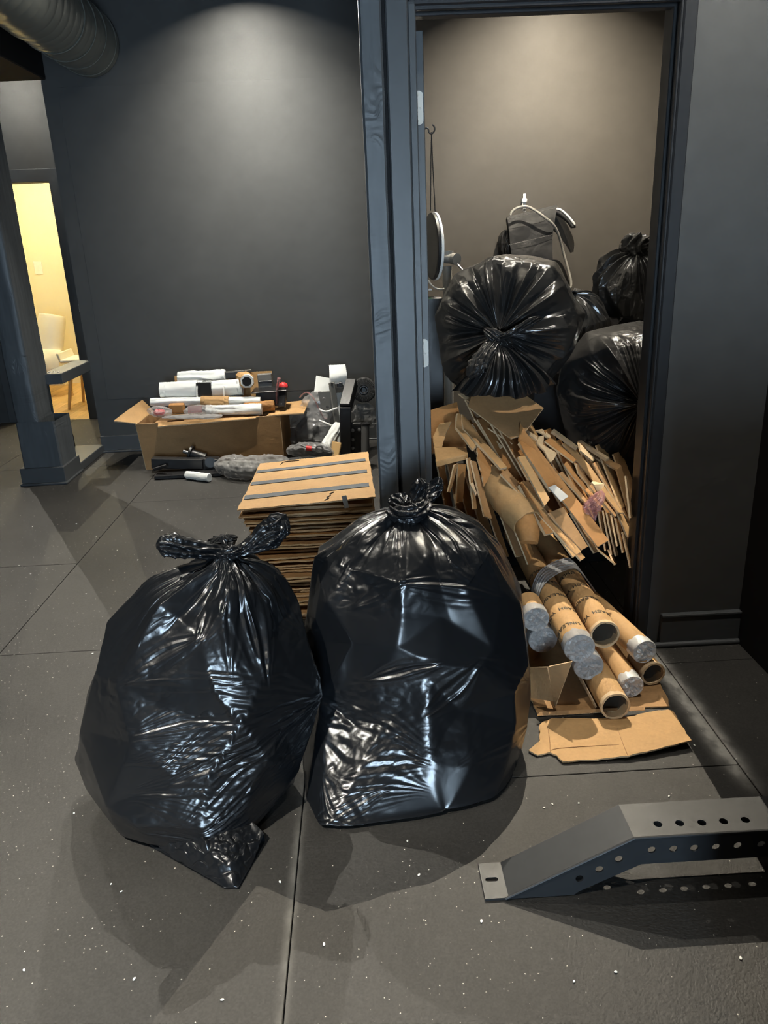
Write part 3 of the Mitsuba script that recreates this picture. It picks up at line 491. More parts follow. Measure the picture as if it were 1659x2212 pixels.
for lab, rows, mat, kw in [
    # the broad board under the big bag, and boards behind it
    ('broad tan cardboard panel directly under the big knotted bag', q5((640, 60, 3.02), (1330, 60, 3.02), (580, 250, 2.95), (1620, 270, 2.95), (1170, 690, 2.80), (1330, 640, 2.80)), KC, {}),
    ('pale cardboard corner peeking out left of the broad tan panel', q5((440, 70, 3.12), (690, 95, 3.12), (600, 190, 3.05), (640, 200, 3.05)), KP, {}),
    ('dark cardboard panel at the far left of the closet beside the door edge', q5((60, 300, 3.05), (430, 190, 3.05), (70, 900, 2.9), (560, 800, 2.9)), KB, {}),
    ('dark cardboard sheet leaning behind the split bright sheets', q5((540, 150, 3.05), (700, 420, 3.05), (700, 480, 2.98), (1000, 820, 2.95)), KB, {}),
    ('long dark sheet below the broad tan panel', q5((850, 540, 2.92), (900, 530, 2.95), (1190, 760, 2.86), (1210, 720, 2.88)), KB, {}),
    # left cluster
    ('flat bright cardboard flap at the left with a jagged left edge', q5((190, 490, 2.93), (345, 462, 2.93), (100, 660, 2.85), (270, 640, 2.86), (115, 815, 2.76), (215, 810, 2.77)), K, {'rag': .004}),
    ('bright cardboard panel at the left, folded over a pale front edge', q5((115, 815, 2.76), (555, 810, 2.78), (140, 1010, 2.66), (575, 900, 2.68), (150, 1075, 2.655), (580, 965, 2.675)), K, {}),
    ('thick bright cardboard sheet at the left with a torn fluted edge', q5((430, 340, 2.88), (470, 350, 2.9), (400, 540, 2.80), (500, 560, 2.82), (640, 850, 2.66), (690, 800, 2.68)), K, {'rag': .004, 'th': .009}),
    ('second thick bright sheet with a fluted edge, right of the first', q5((485, 350, 2.9), (560, 420, 2.92), (510, 560, 2.80), (720, 640, 2.84), (1020, 1110, 2.62), (1110, 1090, 2.64)), K, {'rag': .003, 'th': .009}),
    ('torn cardboard piece with a jagged notch below the fluted sheets', q5((700, 810, 2.72), (860, 860, 2.76), (700, 950, 2.66), (900, 1140, 2.64), (760, 1150, 2.62), (800, 1360, 2.58)), KB, {'rag': .006}),
    ('open cut cardboard corner with pale fluted lips', q5((840, 620, 2.93), (1070, 800, 2.86), (890, 760, 2.90), (970, 850, 2.85)), KP, {'rag': .004}),
    ('upright narrow cardboard strip at the far left behind the largest bag', q5((380, 1050, 2.62), (430, 1030, 2.64), (290, 1420, 2.56), (320, 1430, 2.57)), KC, {}),
    ('dark upright cardboard strip second from the left behind the largest bag', q5((440, 1040, 2.66), (550, 1040, 2.68), (410, 1560, 2.6), (500, 1560, 2.62)), KB, {}),
    ('thin upright cardboard edge beside the largest bag knot', q5((560, 960, 2.6), (600, 950, 2.64), (650, 1660, 2.5), (690, 1650, 2.54)), KC, {'rag': .003}),
    ('tall frayed cardboard strip leaning right behind the largest bag', q5((610, 990, 2.62), (680, 1010, 2.66), (800, 1760, 2.5), (900, 1790, 2.54)), KC, {'rag': .003}),
    ('pale torn strip between the upright strips at the left', q5((600, 1310, 2.54), (640, 1290, 2.55), (680, 1480, 2.52), (690, 1440, 2.53)), KP, {'rag': .003}),
    # middle: long boards seen on edge
    ('long cardboard sheet above the brown paper roll', q5((1020, 1180, 2.60), (1110, 1120, 2.66), (1590, 1787, 2.46), (1700, 1787, 2.52), (2130, 2370, 2.36), (2190, 2330, 2.40)), KC, {}),
    ('orange brown thick board ending just above the tube tape', q6((0, 880, 2.56), (40, 860, 2.60), (340, 1520, 2.40), (440, 1490, 2.43)), KB, {'th': .010}),
    ('long board ending over the grey tape of the tube bundle', q6((0, 870, 2.60), (60, 820, 2.66), (690, 1810, 2.36), (790, 1740, 2.40)), K, {'rag': .002}),
    ('thin board between the tape end board and the open box flap', q6((60, 850, 2.64), (110, 820, 2.68), (720, 1700, 2.40), (760, 1660, 2.43)), KC, {}),
    ('cardboard sheet folded into a bright orange hook', q6((0, 545, 2.62), (15, 590, 2.64), (-10, 520, 2.58), (80, 512, 2.60), (330, 1150, 2.42), (395, 1060, 2.45)), K, {'th': .007}),
    ('rolled brown board with a grey label on its end', q6((0, 340, 2.72), (30, 330, 2.76), (100, 510, 2.62), (190, 420, 2.66), (400, 960, 2.52), (560, 930, 2.56)), KB, {'th': .012}),
    ('wide brown board with a pointed top, leaning in the middle of the pile', q6((0, 320, 2.78), (20, 85, 2.84), (0, 330, 2.77), (110, 230, 2.80), (1005, 1675, 2.42), (1150, 1590, 2.45)), KB, {'th': .008}),
    ('open cardboard box flap low in the pile', q6((375, 1240, 2.50), (570, 1160, 2.53), (800, 1710, 2.41), (885, 1665, 2.43)), KC, {'th': .007}),
    ('grey brown thin board right of the open box flap', q6((660, 1240, 2.56), (690, 1235, 2.58), (960, 1750, 2.44), (1010, 1730, 2.47)), KC, {}),
    # right half
    ('long thin board right of the wide brown board', q6((510, 730, 2.70), (560, 710, 2.73), (890, 1160, 2.57), (915, 1130, 2.59)), KC, {}),
    ('bent orange board with a kinked top', q6((575, 620, 2.74), (610, 580, 2.76), (680, 760, 2.70), (725, 740, 2.72), (1050, 1170, 2.58), (1080, 1160, 2.60)), KB, {}),
    ('thin board with a wavy upper end', q6((735, 600, 2.78), (760, 610, 2.80), (760, 720, 2.75), (800, 700, 2.77), (1230, 1290, 2.58), (1250, 1270, 2.60)), KC, {}),
    ('long curved board with a blunt pale top', q6((560, 355, 2.90), (630, 330, 2.92), (830, 680, 2.78), (900, 620, 2.80), (1270, 1230, 2.60), (1330, 1240, 2.62)), K, {}),
    ('pale white lined cardboard scrap at the top of the pile', q6((260, 250, 2.88), (330, 245, 2.90), (225, 340, 2.84), (310, 370, 2.85), (340, 460, 2.80), (490, 470, 2.82), (400, 590, 2.76), (440, 560, 2.78)), KP, {'rag': .004}),
    ('small bright cardboard scrap between the wide brown board and the white lined scrap', q6((95, 175, 2.90), (235, 260, 2.90), (130, 235, 2.86), (230, 310, 2.86)), KP, {}),
    ('bright folded scrap on the very top of the pile', q6((215, 190, 2.95), (300, 165, 2.97), (280, 210, 2.92), (405, 250, 2.94), (380, 280, 2.91), (400, 285, 2.92)), KP, {}),
    ('long board with a bright top edge, uppermost in the middle', q6((420, 195, 2.96), (450, 172, 2.98), (735, 420, 2.86), (755, 400, 2.88)), KP, {'th': .012}),
    ('dark long board below the bright topped one', q6((330, 320, 2.86), (400, 280, 2.90), (700, 590, 2.76), (740, 560, 2.80)), KB, {}),
    ('second dark long board with an orange face', q6((400, 290, 2.93), (440, 280, 2.95), (720, 580, 2.80), (770, 560, 2.83)), K, {}),
    ('pale board at the right with a bright bent lip', q6((765, 330, 2.92), (830, 400, 2.92), (790, 440, 2.88), (950, 520, 2.88), (940, 570, 2.86), (970, 560, 2.87)), KP, {'th': .008}),
    ('bright topped board leading to the folded corner at the right', q6((755, 325, 2.98), (800, 320, 3.0), (1120, 560, 2.86), (1160, 545, 2.88)), KP, {'th': .012}),
    ('cardboard folded to a sharp corner at the right end of the pile', q6((900, 480, 2.97), (960, 440, 3.0), (1250, 690, 2.84), (1310, 635, 2.87), (1470, 1465, 2.68), (1490, 1440, 2.70)), KC, {'th': .007}),
    ('narrow board inside the folded right corner', q6((945, 600, 2.85), (1000, 580, 2.87), (1320, 1220, 2.66), (1445, 1390, 2.70)), KC, {}),
    ('orange board end low at the right of the pile', q6((1230, 1170, 2.62), (1320, 1240, 2.66), (1385, 1545, 2.56), (1450, 1540, 2.58)), K, {}),
    ('curled pale scrap hanging on the boards above the crumpled plastic', q6((925, 850, 2.6), (950, 840, 2.62), (960, 880, 2.58), (1095, 870, 2.6), (1010, 990, 2.57), (1060, 940, 2.58)), KP, {}),
]:
    S += 1
    board(lab, rows, mat, seed=S, **{'warp': .003, **kw})
pr('m_label', (0.42, 0.42, 0.40), 0.5)
lk = [x for x in labels if labels[x].get('label', '').startswith('rolled brown board')][0]
obj('end_label', sheet_meshes(q6((385, 900, 2.505), (470, 870, 2.52), (545, 1085, 2.47), (640, 1020, 2.49)), .003, seed=77)[0], 'm_label', lk, label='grey label')
# lower bunch of boards seen end on, right
rg = random.Random(5)
for i, (x0, y0, x1, y1, w) in enumerate([(1015, 1180, 1110, 1720, 26), (1075, 1200, 1190, 1770, 30), (1130, 1230, 1240, 1790, 26), (1190, 1260, 1260, 1660, 24), (1230, 1300, 1330, 1745, 40), (1320, 1480, 1420, 1940, 70), (1150, 1700, 1230, 1900, 18), (960, 1660, 1240, 1895, 20), (1370, 760, 1420, 1300, 26)]):
    Y0 = 2.62 - .012 * i
    board(['', '', '', ''][0] or f'{["first", "second", "third", "fourth", "fifth", "sixth", "seventh", "eighth", "ninth"][i]} from left of the thin upright board ends low in the pile', q6((x0, y0, Y0), (x0 + w, y0 + 5, Y0 + .1), (x1, y1, Y0 - .08), (x1 + w, y1 - 15, Y0 + .02)), [KC, KB, KC][i % 3], seed=40 + i)
# more boards deep in the pile
for i in range(26):
    t = i / 25; px, py = 985 + 330 * t + rg.uniform(-8, 8), 905 + 75 * t + rg.uniform(-18, 18); L_ = rg.uniform(.55, 1.0); w = rg.uniform(14, 30); dx, dy = (150 - 62 * t) * L_, 235 * L_; Y0 = 2.92 + .008 * (i % 4)
    board('brown cardboard board wedged deep between the other boards of the closet pile', [(at(px, py, Y0), at(px + w, py - 6, Y0 + .12)), (at(px + dx, py + dy, Y0 - .25), at(px + dx + w, py + dy - 8, Y0 - .13))], [KB, KC, KB, K][i % 4], group='boards wedged deep in the closet pile', seed=500 + i, warp=.003, rag=.003)
for i in range(7):
    px, py = 940 + 22 * i + rg.uniform(-5, 5), 985 + 10 * i + rg.uniform(-10, 10); w = rg.uniform(10, 20)
    board('brown cardboard board wedged deep between the other boards of the closet pile', [(at(px, py, 2.8), at(px + w, py - 4, 2.86)), (at(px + 34 + 6 * i, py + 175, 2.64), at(px + 34 + 6 * i + w, py + 172, 2.7))], [KB, KC][i % 2], group='boards wedged deep in the closet pile', seed=540 + i, warp=.003, rag=.003)
# added box behind the pile: black to darken the gaps, carries the bags
kc = thing('added_dark_box', 'large added black box behind the cardboard pile, darkening its gaps', 'box')
obj('body', bx(.52, 1.5, 3.2, 3.9, 0, .5, .004), 'm_black', kc)
obj('lid_edge', sheet_meshes([((.52, 3.195, .49), (1.5, 3.195, .49)), ((.52, 3.185, .44), (1.5, 3.185, .44))], .006, seed=90)[0], 'm_black', kc)
obj('upper_box', bx(.78, 1.5, 3.42, 3.9, .502, .84, .004), 'm_black', kc)
# brown paper roll
kr = thing('paper_roll', 'crumpled brown kraft paper roll poking out over the tubes', 'paper roll')
pth = [at(1060, 1030, 2.72), at(1085, 1062, 2.64), at(1115, 1098, 2.55), at(1140, 1130, 2.48)]
m = tube(pth, [.05, .062, .062, .055], 48, 10); m.vertices += unit(m.vertices - np.array(pth).mean(0)) * ((nfbm(m.vertices * [40, 40, 16], 2, 3) - .5) * .012)[:, None]; obj('outer_wrap', m, K, kr, 50)
pth = [at(1130, 1112, 2.50), at(1140, 1145, 2.45), at(1142, 1172, 2.42)]
m = tube(pth, [.042, .04, .03], 40, 8); m.vertices += unit(m.vertices - np.array(pth).mean(0)) * ((nfbm(m.vertices * 40, 2, 4) - .5) * .01)[:, None]; obj('twisted_end', m, KB, kr, 50)
# crumpled plastic on the pile
def film_blob(path, r, seed, squash=.7, amp=.22, n=96, sub=16):
    """a loosely wrapped parcel of thin film: sharp facets, hardly any ridges"""
    m = tube(path, r, n, sub, squash=squash); k = float(np.mean(r)); rings = m.vertices.reshape(-1, n, 3); cen = rings.mean(1, keepdims=True); out = rings - cen
    a = 1 - 2 * np.abs(2 * nnoise(rings / k * 1.1 + seed, seed) - 1); b = 1 - 2 * np.abs(2 * nnoise(rings / k * 2.6 + seed, seed + 5) - 1); V = cen + out * (1 + amp * (.75 * a + .35 * b))[..., None]
    return trimesh.Trimesh(V.reshape(-1, 3), m.faces, process=False)
FILM = {'type': 'blendbsdf', 'weight': 0.26, 'a': {'type': 'thindielectric', 'int_ior': 1.5}, 'b': {'type': 'twosided', 'bsdf': {'type': 'principled', 'base_color': rgb(.55, .55, .55), 'roughness': .14, 'specular': 1.0}}}
scene['m_film'] = FILM
FILMP = {**FILM, 'b': {'type': 'twosided', 'bsdf': {'type': 'principled', 'base_color': rgb(.6, .28, .28), 'roughness': .2, 'specular': .9}}}
scene['m_film_pink'] = FILMP
solo('plastic_scrap', 'crumpled pinkish clear plastic scrap hanging on the right of the cardboard pile', 'plastic scrap', crumple_blob([c6_(1030, 960, 2.56), c6_(1020, 1050, 2.54), c6_(950, 1150, 2.53), c6_(930, 1250, 2.53), c6_(980, 1340, 2.52)], [.012, .02, .026, .02, .006], 50, squash=.5, amp=.35), 'm_film_pink', smooth=True)

# ------------------------------------------------------------------ cardboard tubes in front of the closet
pr('m_silver', (0.6, 0.6, 0.58), 0.42, metal=0.35, bump=bb, bscale=2.0)
pr('m_tape_clear', (0.30, 0.29, 0.275), 0.38, 0.4)
pr('m_ink', (0.05, 0.035, 0.02), 0.6)
pr('m_tube_in', (0.20, 0.17, 0.13), 0.8, 0.2)
def wrap_text(txt, h, r, a0):
    m = meshkit.text_mesh(txt, h, 0.0006, bold=True); m = m.subdivide_to_size(.006); v = m.vertices; ang = a0 + v[:, 0] / r; rr = r + v[:, 2] + .0001
    m.vertices = np.stack([rr * np.cos(ang), -v[:, 1], rr * np.sin(ang)], 1); return m
def kraft_tube(label, px, py, z, r, length, slope=0.0, end='open', text=0, seed=0, rise=0.0):
    k = thing('cardboard_tube', label, 'cardboard tube'); e = on(px, py, z); d = unit(np.array([slope, 1, rise])); M = np.eye(4); M[:3, 1] = d; x = unit(np.cross(d, [0, 0, 1])); M[:3, 0] = x; M[:3, 2] = np.cross(x, d); M[:3, 3] = e
    n = 64; th = np.linspace(0, 2 * np.pi, n, endpoint=False); jag = .004 * nnoise(np.stack([np.cos(th) * 5, np.sin(th) * 5, 0 * th + seed], -1), seed)
    def ring(rad, y): return np.stack([rad * np.cos(th), y + 0 * th, rad * np.sin(th)], -1)
    ri = r - .005
    m = grid_mesh(np.array([ring(ri, .06), ring(ri, jag), ring(r - .001, jag), ring(r, jag + .002), ring(r, length), ring(ri, length), ring(ri, .06)]), M); obj('shell', m, ['m_kraft', 'm_kraft'][seed % 2], k, 50)
    obj('inside', grid_mesh(np.array([ring(ri - .0003, jag + .012), ring(ri - .0003, length * .98), ring(ri * .02, length * .98)]), M), 'm_tube_in', k, 50, label='shadowed grey inside')
    if text:
        for i, s in enumerate(np.arange(.085, .56, .105)):
            a0 = [.55, 1.5, .1, 1.0, .3, 1.8][(i + seed) % 6]; t = wrap_text('UNLEASH  YOUR TITAN', .017, r, a0 - .4); t.vertices[:, 1] += s
            t.vertices = t.vertices @ M[:3, :3].T + M[:3, 3]; obj('lettering', t, 'm_ink', k, label='printed words UNLEASH YOUR TITAN')
    if end == 'tape':
        ys = np.linspace(0, 1, 16); V = []
        for j, q in enumerate([.022, .015, .008, .002]): V.append(ring(r + .0012 + .001 * nnoise(np.stack([th * 6, 0 * th + j, 0 * th], -1), seed), q + (.03 * nfbm(np.stack([th * 2.4, 0 * th, 0 * th + seed], -1), 2, seed) if j == 0 else 0)))
        for q in np.linspace(1, 0.02, 10):
            P = ring(r * q, -.002 + 0 * th); P[:, 1] += (nfbm(P * [60, 1, 60] + seed * 7, 3, seed) - .4) * .022 * np.clip((1 - q) * 5, 0.1, 1); V.append(P)
        obj('taped_end', grid_mesh(np.array(V), M), 'm_silver' if seed in (4, 7) else 'm_tape_clear', k, label='crumpled tape over the tube end')
    elif end == 'rag':
        jg = .012 + .01 * nfbm(np.stack([np.cos(th) * 3, np.sin(th) * 3, 0 * th + seed], -1), 2, seed)
        obj('torn_lip', grid_mesh(np.array([ring(ri - .0006, jg + .018 * (np.sin(th) < -.2)), ring(ri - .0008, jag - .0005), ring(r + .0008, jag - .0005), ring(r + .0008, jg)]), M), 'm_kraft_pale', k, 60, label='pale torn paper lip')
    return e, d
kraft_tube('printed cardboard tube at the upper left of the bundle with a bulging taped end', 1252, 1400, .215, .047, 1.0, 0, 'tape', 1, 1)
kraft_tube('printed cardboard tube in the middle of the top layer, open at the end', 1307, 1372, .200, .047, .95, 0, 'rag', 1, 2)
kraft_tube('plain cardboard tube at the right of the top layer with a flat taped end', 1393, 1408, .130, .040, .6, -.17, 'tape', 0, 4)
kraft_tube('cardboard tube with a taped end tucked under the upper left printed tube', 1272, 1440, .125, .046, .8, 0, 'tape', 0, 5)
kraft_tube('open cardboard tube sticking out furthest at the bottom of the bundle', 1330, 1527, .056, .045, .9, 0, 'rag', 0, 6)
kraft_tube('short cardboard tube with a silver taped end beside the furthest open tube', 1365, 1483, .047, .037, .7, -.02, 'tape', 0, 7)
kraft_tube('open cardboard tube lowest at the right of the bundle', 1412, 1457, .05, .040, .11, -.12, 'rag', 0, 8)
kraft_tube('dark taped tube end in the shade beside the largest bag, lower one', 1173, 1382, .150, .047, .2, 0, 'tape', 0, 3)
kraft_tube('dark taped tube end in the shade beside the largest bag, upper one', 1158, 1338, .245, .042, .12, .0, 'tape', 0, 9)
# silver tape round the bundle
def band():
    ce = [(.633, .215, .047), (.743, .200, .047), (.80, .130, .040), (.80, .047, .037), (.68, .125, .046)]
    pts = np.array([(x + (r + .003) * math.cos(a), z + (r + .003) * math.sin(a)) for x, z, r in ce for a in np.linspace(0, 6.283, 40)])
    h = pts[ConvexHull(pts).vertices]; h = np.vstack([h, h[:1]]); L = np.r_[0, np.cumsum(np.linalg.norm(np.diff(h, axis=0), axis=1))]; s = np.linspace(0, L[-1], 200); X = np.interp(s, L, h[:, 0]); Z = np.interp(s, L, h[:, 1])
    V = []; N2 = unit(np.stack([X - .71, Z - .13], -1))
    for j, t in enumerate(np.linspace(0, 1, 22)):
        Y = 2.46 + .10 * t + .9 * (X - .64) * (X < .76) + .108 * (X >= .76) - .3 * np.clip(X - .8, 0, 1) + .1 * (Z - .2) + .02 * np.sin(s * 20 + 1); w = .0025 * tri(t * 5 + .6 * nnoise(np.stack([s * 7, 0 * s, 0 * s], -1), 3)) + .002 * nnoise(np.stack([s * 22, 0 * s + t * 5, 0 * s], -1), 4)
        V.append(np.stack([X + N2[:, 0] * (w + .002), Y, Z + N2[:, 1] * (w + .002)], -1))
    return grid_mesh(np.array(V))
solo('tape_band', 'wide wrinkled silver tape wrapped round the bundle of cardboard tubes', 'tape', band(), 'm_silver')
# boards on the floor under the tubes
def c7(x, y, z): return on(1120 + x / 4.1475, 1380 + y / 4.1475, z)
def slab(label, outline, zf, th, mat, seed=0):
    from shapely.geometry import Polygon
    P = np.array(outline, float); g = Polygon(P)
    import shapely
    ring = np.array(g.segmentize(.02).exterior.coords)[:-1]; rg = np.random.default_rng(seed); ring = ring + rg.normal(size=ring.shape) * .0012
    x0, y0, x1, y1 = g.bounds; gx, gy = np.meshgrid(np.arange(x0, x1, .018), np.arange(y0, y1, .018)); ins = np.stack([gx.ravel(), gy.ravel()], 1); gi = g.buffer(-.008); ins = ins[shapely.contains_xy(gi, ins[:, 0], ins[:, 1])]
    from scipy.spatial import Delaunay
    pts = np.vstack([ring, ins]); tr = Delaunay(pts).simplices; cen = pts[tr].mean(1); tr = tr[shapely.contains_xy(Polygon(ring), cen[:, 0], cen[:, 1])]
    a = pts[tr]; flip = np.cross(a[:, 1] - a[:, 0], a[:, 2] - a[:, 0]) < 0; tr[flip] = tr[flip][:, ::-1]
    z = np.array([zf(x, y) for x, y in pts]) + (nfbm(np.c_[pts * 8, np.zeros(len(pts))], 2, seed) - .5) * .006; z = np.maximum(z, .0015)
    top = np.c_[pts, z + th]; bot = np.c_[pts, z]; n = len(pts); face = trimesh.Trimesh(np.vstack([top, bot]), np.vstack([tr, tr[:, ::-1] + n]), process=False)
    m = len(ring); e = grid_mesh(np.stack([np.vstack([bot[:m]]), np.vstack([top[:m]])]))
    k = thing('cardboard_sheet', label, 'cardboard'); scene[k] = mikit.ply(face, mat); obj('cut_edge', e, 'm_kraft_pale', k); return k
fr = [c7(x, y, .012)[:2] for x, y in [(180, 760), (230, 735), (310, 712), (440, 705), (700, 712), (1000, 690), (1120, 655), (1340, 628), (1385, 635), (1470, 800), (1540, 945), (1300, 1000), (980, 1058), (700, 1078), (400, 1092), (340, 1030), (280, 1005), (165, 1032), (90, 985), (190, 900)]]
slab('flat tan cardboard sheet lying on the floor in front of the tube ends', fr, lambda x, y: .004 + .016 * max(0, (x - .6) / .3) * max(0, (2.0 - y) / .15), .005, K, 3)
fk = [x for x in labels if labels[x].get('label', '').startswith('flat tan cardboard sheet')][0]
for pts in ([(885, 800), (930, 930), (978, 1052)], [(250, 745), (275, 860), (285, 1000)], [(300, 990), (450, 965), (900, 955)]):
    P_ = [c7(x, y, .0125) for x, y in pts]
    for q_ in P_: q_[2] = .0095 + .016 * max(0, (q_[0] - .6) / .3) * max(0, (2.0 - q_[1]) / .15)
    obj('crease', tube(P_, .0012, 6, 6), 'm_kraft_c', fk)
bk = [c7(x, y, .006)[:2] for x, y in [(110, 545), (180, 690), (700, 650), (1130, 610), (1355, 605), (1340, 540), (1280, 425), (1180, 250), (900, -60), (300, -100), (110, 60)]]
slab('brown cardboard sheet on the floor under the tubes', bk, lambda x, y: .002, .005, KC, 4)
board('rolled brown paper edge strip across the floor board below the tubes', [(c7(165, 690, .022), c7(1130, 640, .014)), (c7(190, 655, .028), c7(1130, 612, .018))], KC, seed=61, rag=.003, th=.004)
board('slanted cardboard flap left of the tube ends', [(c7(270, 250, .16), c7(480, 205, .2)), (c7(320, 560, .03), c7(330, 612, .012))], KC, seed=62)
board('folded cardboard panel between the largest bag and the slanted flap', [(c7(95, 255, .11), c7(265, 250, .15)), (c7(105, 530, .03), c7(325, 560, .03))], KC, seed=63)
board('dark torn strip standing behind the furthest open tube', [(c7(530, 335, .03), c7(560, 340, .06)), (c7(690, 620, .012), c7(700, 610, .03))], KP, seed=64, th=.003)
board('cardboard panel standing behind the shaded tube ends', [(at(1128, 1330, 2.5), at(1170, 1290, 2.55)), (at(1140, 1440, 2.34), at(1175, 1400, 2.40))], KC, seed=65)
# ------------------------------------------------------------------ stack of flattened boxes left of the doorway
rg = random.Random(12); z = .002; lay = 0
pr('m_stripe', (0.115, 0.125, 0.135), 0.8, 0.2)
ORD = 'first second third fourth fifth sixth seventh eighth ninth tenth eleventh twelfth thirteenth fourteenth fifteenth sixteenth seventeenth eighteenth nineteenth'.split()
heights = [.024, .020, .026, .022, .028, .020, .024, .026, .020, .022, .024, .028, .022, .020, .026, .024, .022, .020, .018]
tot = .485 / sum(heights)
for i, hgt in enumerate(heights):
    hgt *= tot; n = 2 if hgt > .021 else 1
    x0, x1 = -.475 + rg.uniform(-.012, .03), .028 - rg.uniform(0, .03); y0, y1 = 2.765 + rg.uniform(-.03, .03), 3.36 + rg.uniform(-.03, .03)
    sag = rg.uniform(-.003, .003); th = hgt / n * .55; kk = None
    for j in range(n):
        zz = z + hgt * (j + .5) / n; o = rg.uniform(-.012, .012)
        rows = [((x0 + o, y0 + o, zz), (x1, y0 + rg.uniform(-.012, .012), zz + sag)), ((x0, y1, zz), (x1, y1, zz + sag))]
        if kk is None:
            kk = board(f'flattened cardboard box, {ORD[18 - i]} from the top of the stack under the striped sheet', rows, [K, KC, KB, KC][(i + j) % 4], th=th, group='flattened boxes inside the stack', name='flattened_box', seed=200 + i * 3 + j, rag=.006 if rg.random() < .6 else .002, warp=.0025, nx=26, ny=8)
        else: board('', rows, KC, th=th, parent=kk, name='second_wall', seed=200 + i * 3 + j, rag=.006, warp=.0025, nx=26, ny=8)
    z += hgt
ZT = .5; bl, br_, fr_, fl = on(562, 1002, .50), on(795, 977, .50), on(811, 1075, .508), on(512, 1103, .494)
top = board('striped cardboard sheet on top of the stack left of the doorway, with three grey stripes', [(fl, fr_), (bl, br_)], K, th=.006, seed=300, rag=.004, warp=.003, nx=40, ny=30)
for a, b, c_, d_ in ((.18, .26, .20, .275), (.47, .54, .49, .555), (.74, .80, .76, .82)):
    q = lambda s, t: fl + (fr_ - fl) * t + ((bl + (br_ - bl) * t) - (fl + (fr_ - fl) * t)) * s + np.array([0, 0, .0048])
    obj('grey_stripe', sheet_meshes([(q(a, .012), q(c_, .965)), (q(b, .012), q(d_, .965))], .0012, nx=40, ny=6, warp=.003, seed=300)[0], 'm_stripe', top, label='grey printed stripe')
q = lambda s, t: fl + (fr_ - fl) * t + ((bl + (br_ - bl) * t) - (fl + (fr_ - fl) * t)) * s + np.array([0, 0, .0046])
obj('crack', tube([q(.02, .63), q(.05, .66), q(.07, .645), q(.10, .67), q(.13, .665), q(.16, .695)], .0022, 6), 'm_ink', top, label='dark torn crack')
obj('tear', tube([q(.9, .20), q(.955, .21), q(.965, .27), q(.955, .36)], .002, 6), 'm_ink', top)
obj('tape_tab', sheet_meshes([(at(738, 1072, 2.70), at(748, 1070, 2.70)), (at(744, 1098, 2.725), at(754, 1096, 2.725))], .001, seed=9)[0], 'm_silver', top)

# ------------------------------------------------------------------ carton full of parts in front of the back wall
pr('m_foam', (0.72, 0.74, 0.72), 0.75, 0.3, bump=bb, bscale=2.0); pr('m_steel_black', (0.012, 0.012, 0.013), 0.38, 0.5); pr('m_steel_grey', (0.17, 0.168, 0.155), 0.5, 0.4)
pr('m_red', (0.72, 0.05, 0.05), 0.4); pr('m_rubber', (0.045, 0.045, 0.045), 0.6, 0.4); pr('m_zip', (0.8, 0.8, 0.76), 0.5)
k = thing('carton', 'long open brown carton full of wrapped metal parts by the back wall', 'box')
BFL, BFR = on(313, 1016), on(622, 984); BFL = np.array([-1.52, 5.17, 0]); BFR = np.array([-.575, 5.24, 0]); BZ = .325; bk_ = np.array([.02, .43, 0])
upz = np.array([0, 0, BZ]); lean = np.array([-.03, -.0, 0])
def wallq(a, b, c_, d_, name, mat=KC, **kw): return board('', [(a, b), (c_, d_)], mat, parent=k, name=name, th=.007, seed=hash(name) % 97 if False else len(name) * 7, warp=.004, **kw)
wallq(BFL + lean + upz, BFR + upz, BFL, BFR, 'front_wall', 'm_kraft_c'); wallq(BFL + lean + upz, BFL + lean + bk_ + upz, BFL, BFL + bk_, 'left_wall'); wallq(BFR + upz, BFR + bk_ + upz, BFR, BFR + bk_, 'right_wall'); wallq(BFL + bk_ + lean + upz, BFR + bk_ + upz, BFL + bk_, BFR + bk_, 'back_wall')
obj('base', bx(-1.5, -.58, 5.26, 5.6, .003, .012), KC, k)
wallq(BFL + lean + upz + [.15, 0, 0], BFR + upz + [-.14, 0, 0], BFL + upz + [.14, -.07, -.012], BFR + upz + [-.16, -.06, .0], 'front_flap', K, rag=.006)
wallq(BFL + lean + upz + bk_ * .05, BFL + lean + upz + bk_, BFL + upz + [-.19, .05, .02], BFL + upz + bk_ + [-.1, -.02, .09], 'left_flap', K)
wallq(BFR + upz + [-.09, 0, 0], BFR + upz + bk_ + [-.02, 0, 0], BFR + upz + [.17, -.03, .01], BFR + upz + bk_ + [.17, -.02, .02], 'right_flap', K)
wallq(at(377, 812, 5.62), at(587, 801, 5.62), at(380, 870, 5.60), at(592, 868, 5.60), 'back_flap', K)
# packing that carries the items
obj('inner_pad', bx(-1.46, -.62, 5.26, 5.6, .02, .305, .01), KC, k)
def ob(a, b, w, h, roll=0, c=.004):
    """a box beam from a to b, w wide, h high"""
    M = frame_to(a, b); L = np.linalg.norm(np.asarray(b) - a); y = M[:3, 1]; m = bx(-w / 2, w / 2, -h / 2, h / 2, 0, L, c)
    d = M[:3, 2]; zz = np.array([0, 0, 1.0]) - d * d[2]
    if np.linalg.norm(zz) < .05: zz = np.array([0, 1.0, 0]) - d * d[1]
    zz /= np.linalg.norm(zz); M[:3, 1] = zz; M[:3, 0] = np.cross(zz, d)
    if roll: R_ = trimesh.transformations.rotation_matrix(math.radians(roll), [0, 0, 1]); M = M @ R_
    m.apply_transform(M); return m
def foam(a, b, r, seed, squash=.8, amp=.10, taper=(.75, 1, 1, .8)):
    a, b = np.asarray(a), np.asarray(b); return crumple_blob([a, a + (b - a) * .06, a + (b - a) * .94, b], [r * taper[0], r * taper[1], r * taper[2], r * taper[3]], seed, n=56, squash=squash, amp=amp, ridges=5, sub=14)
Yb = 5.48
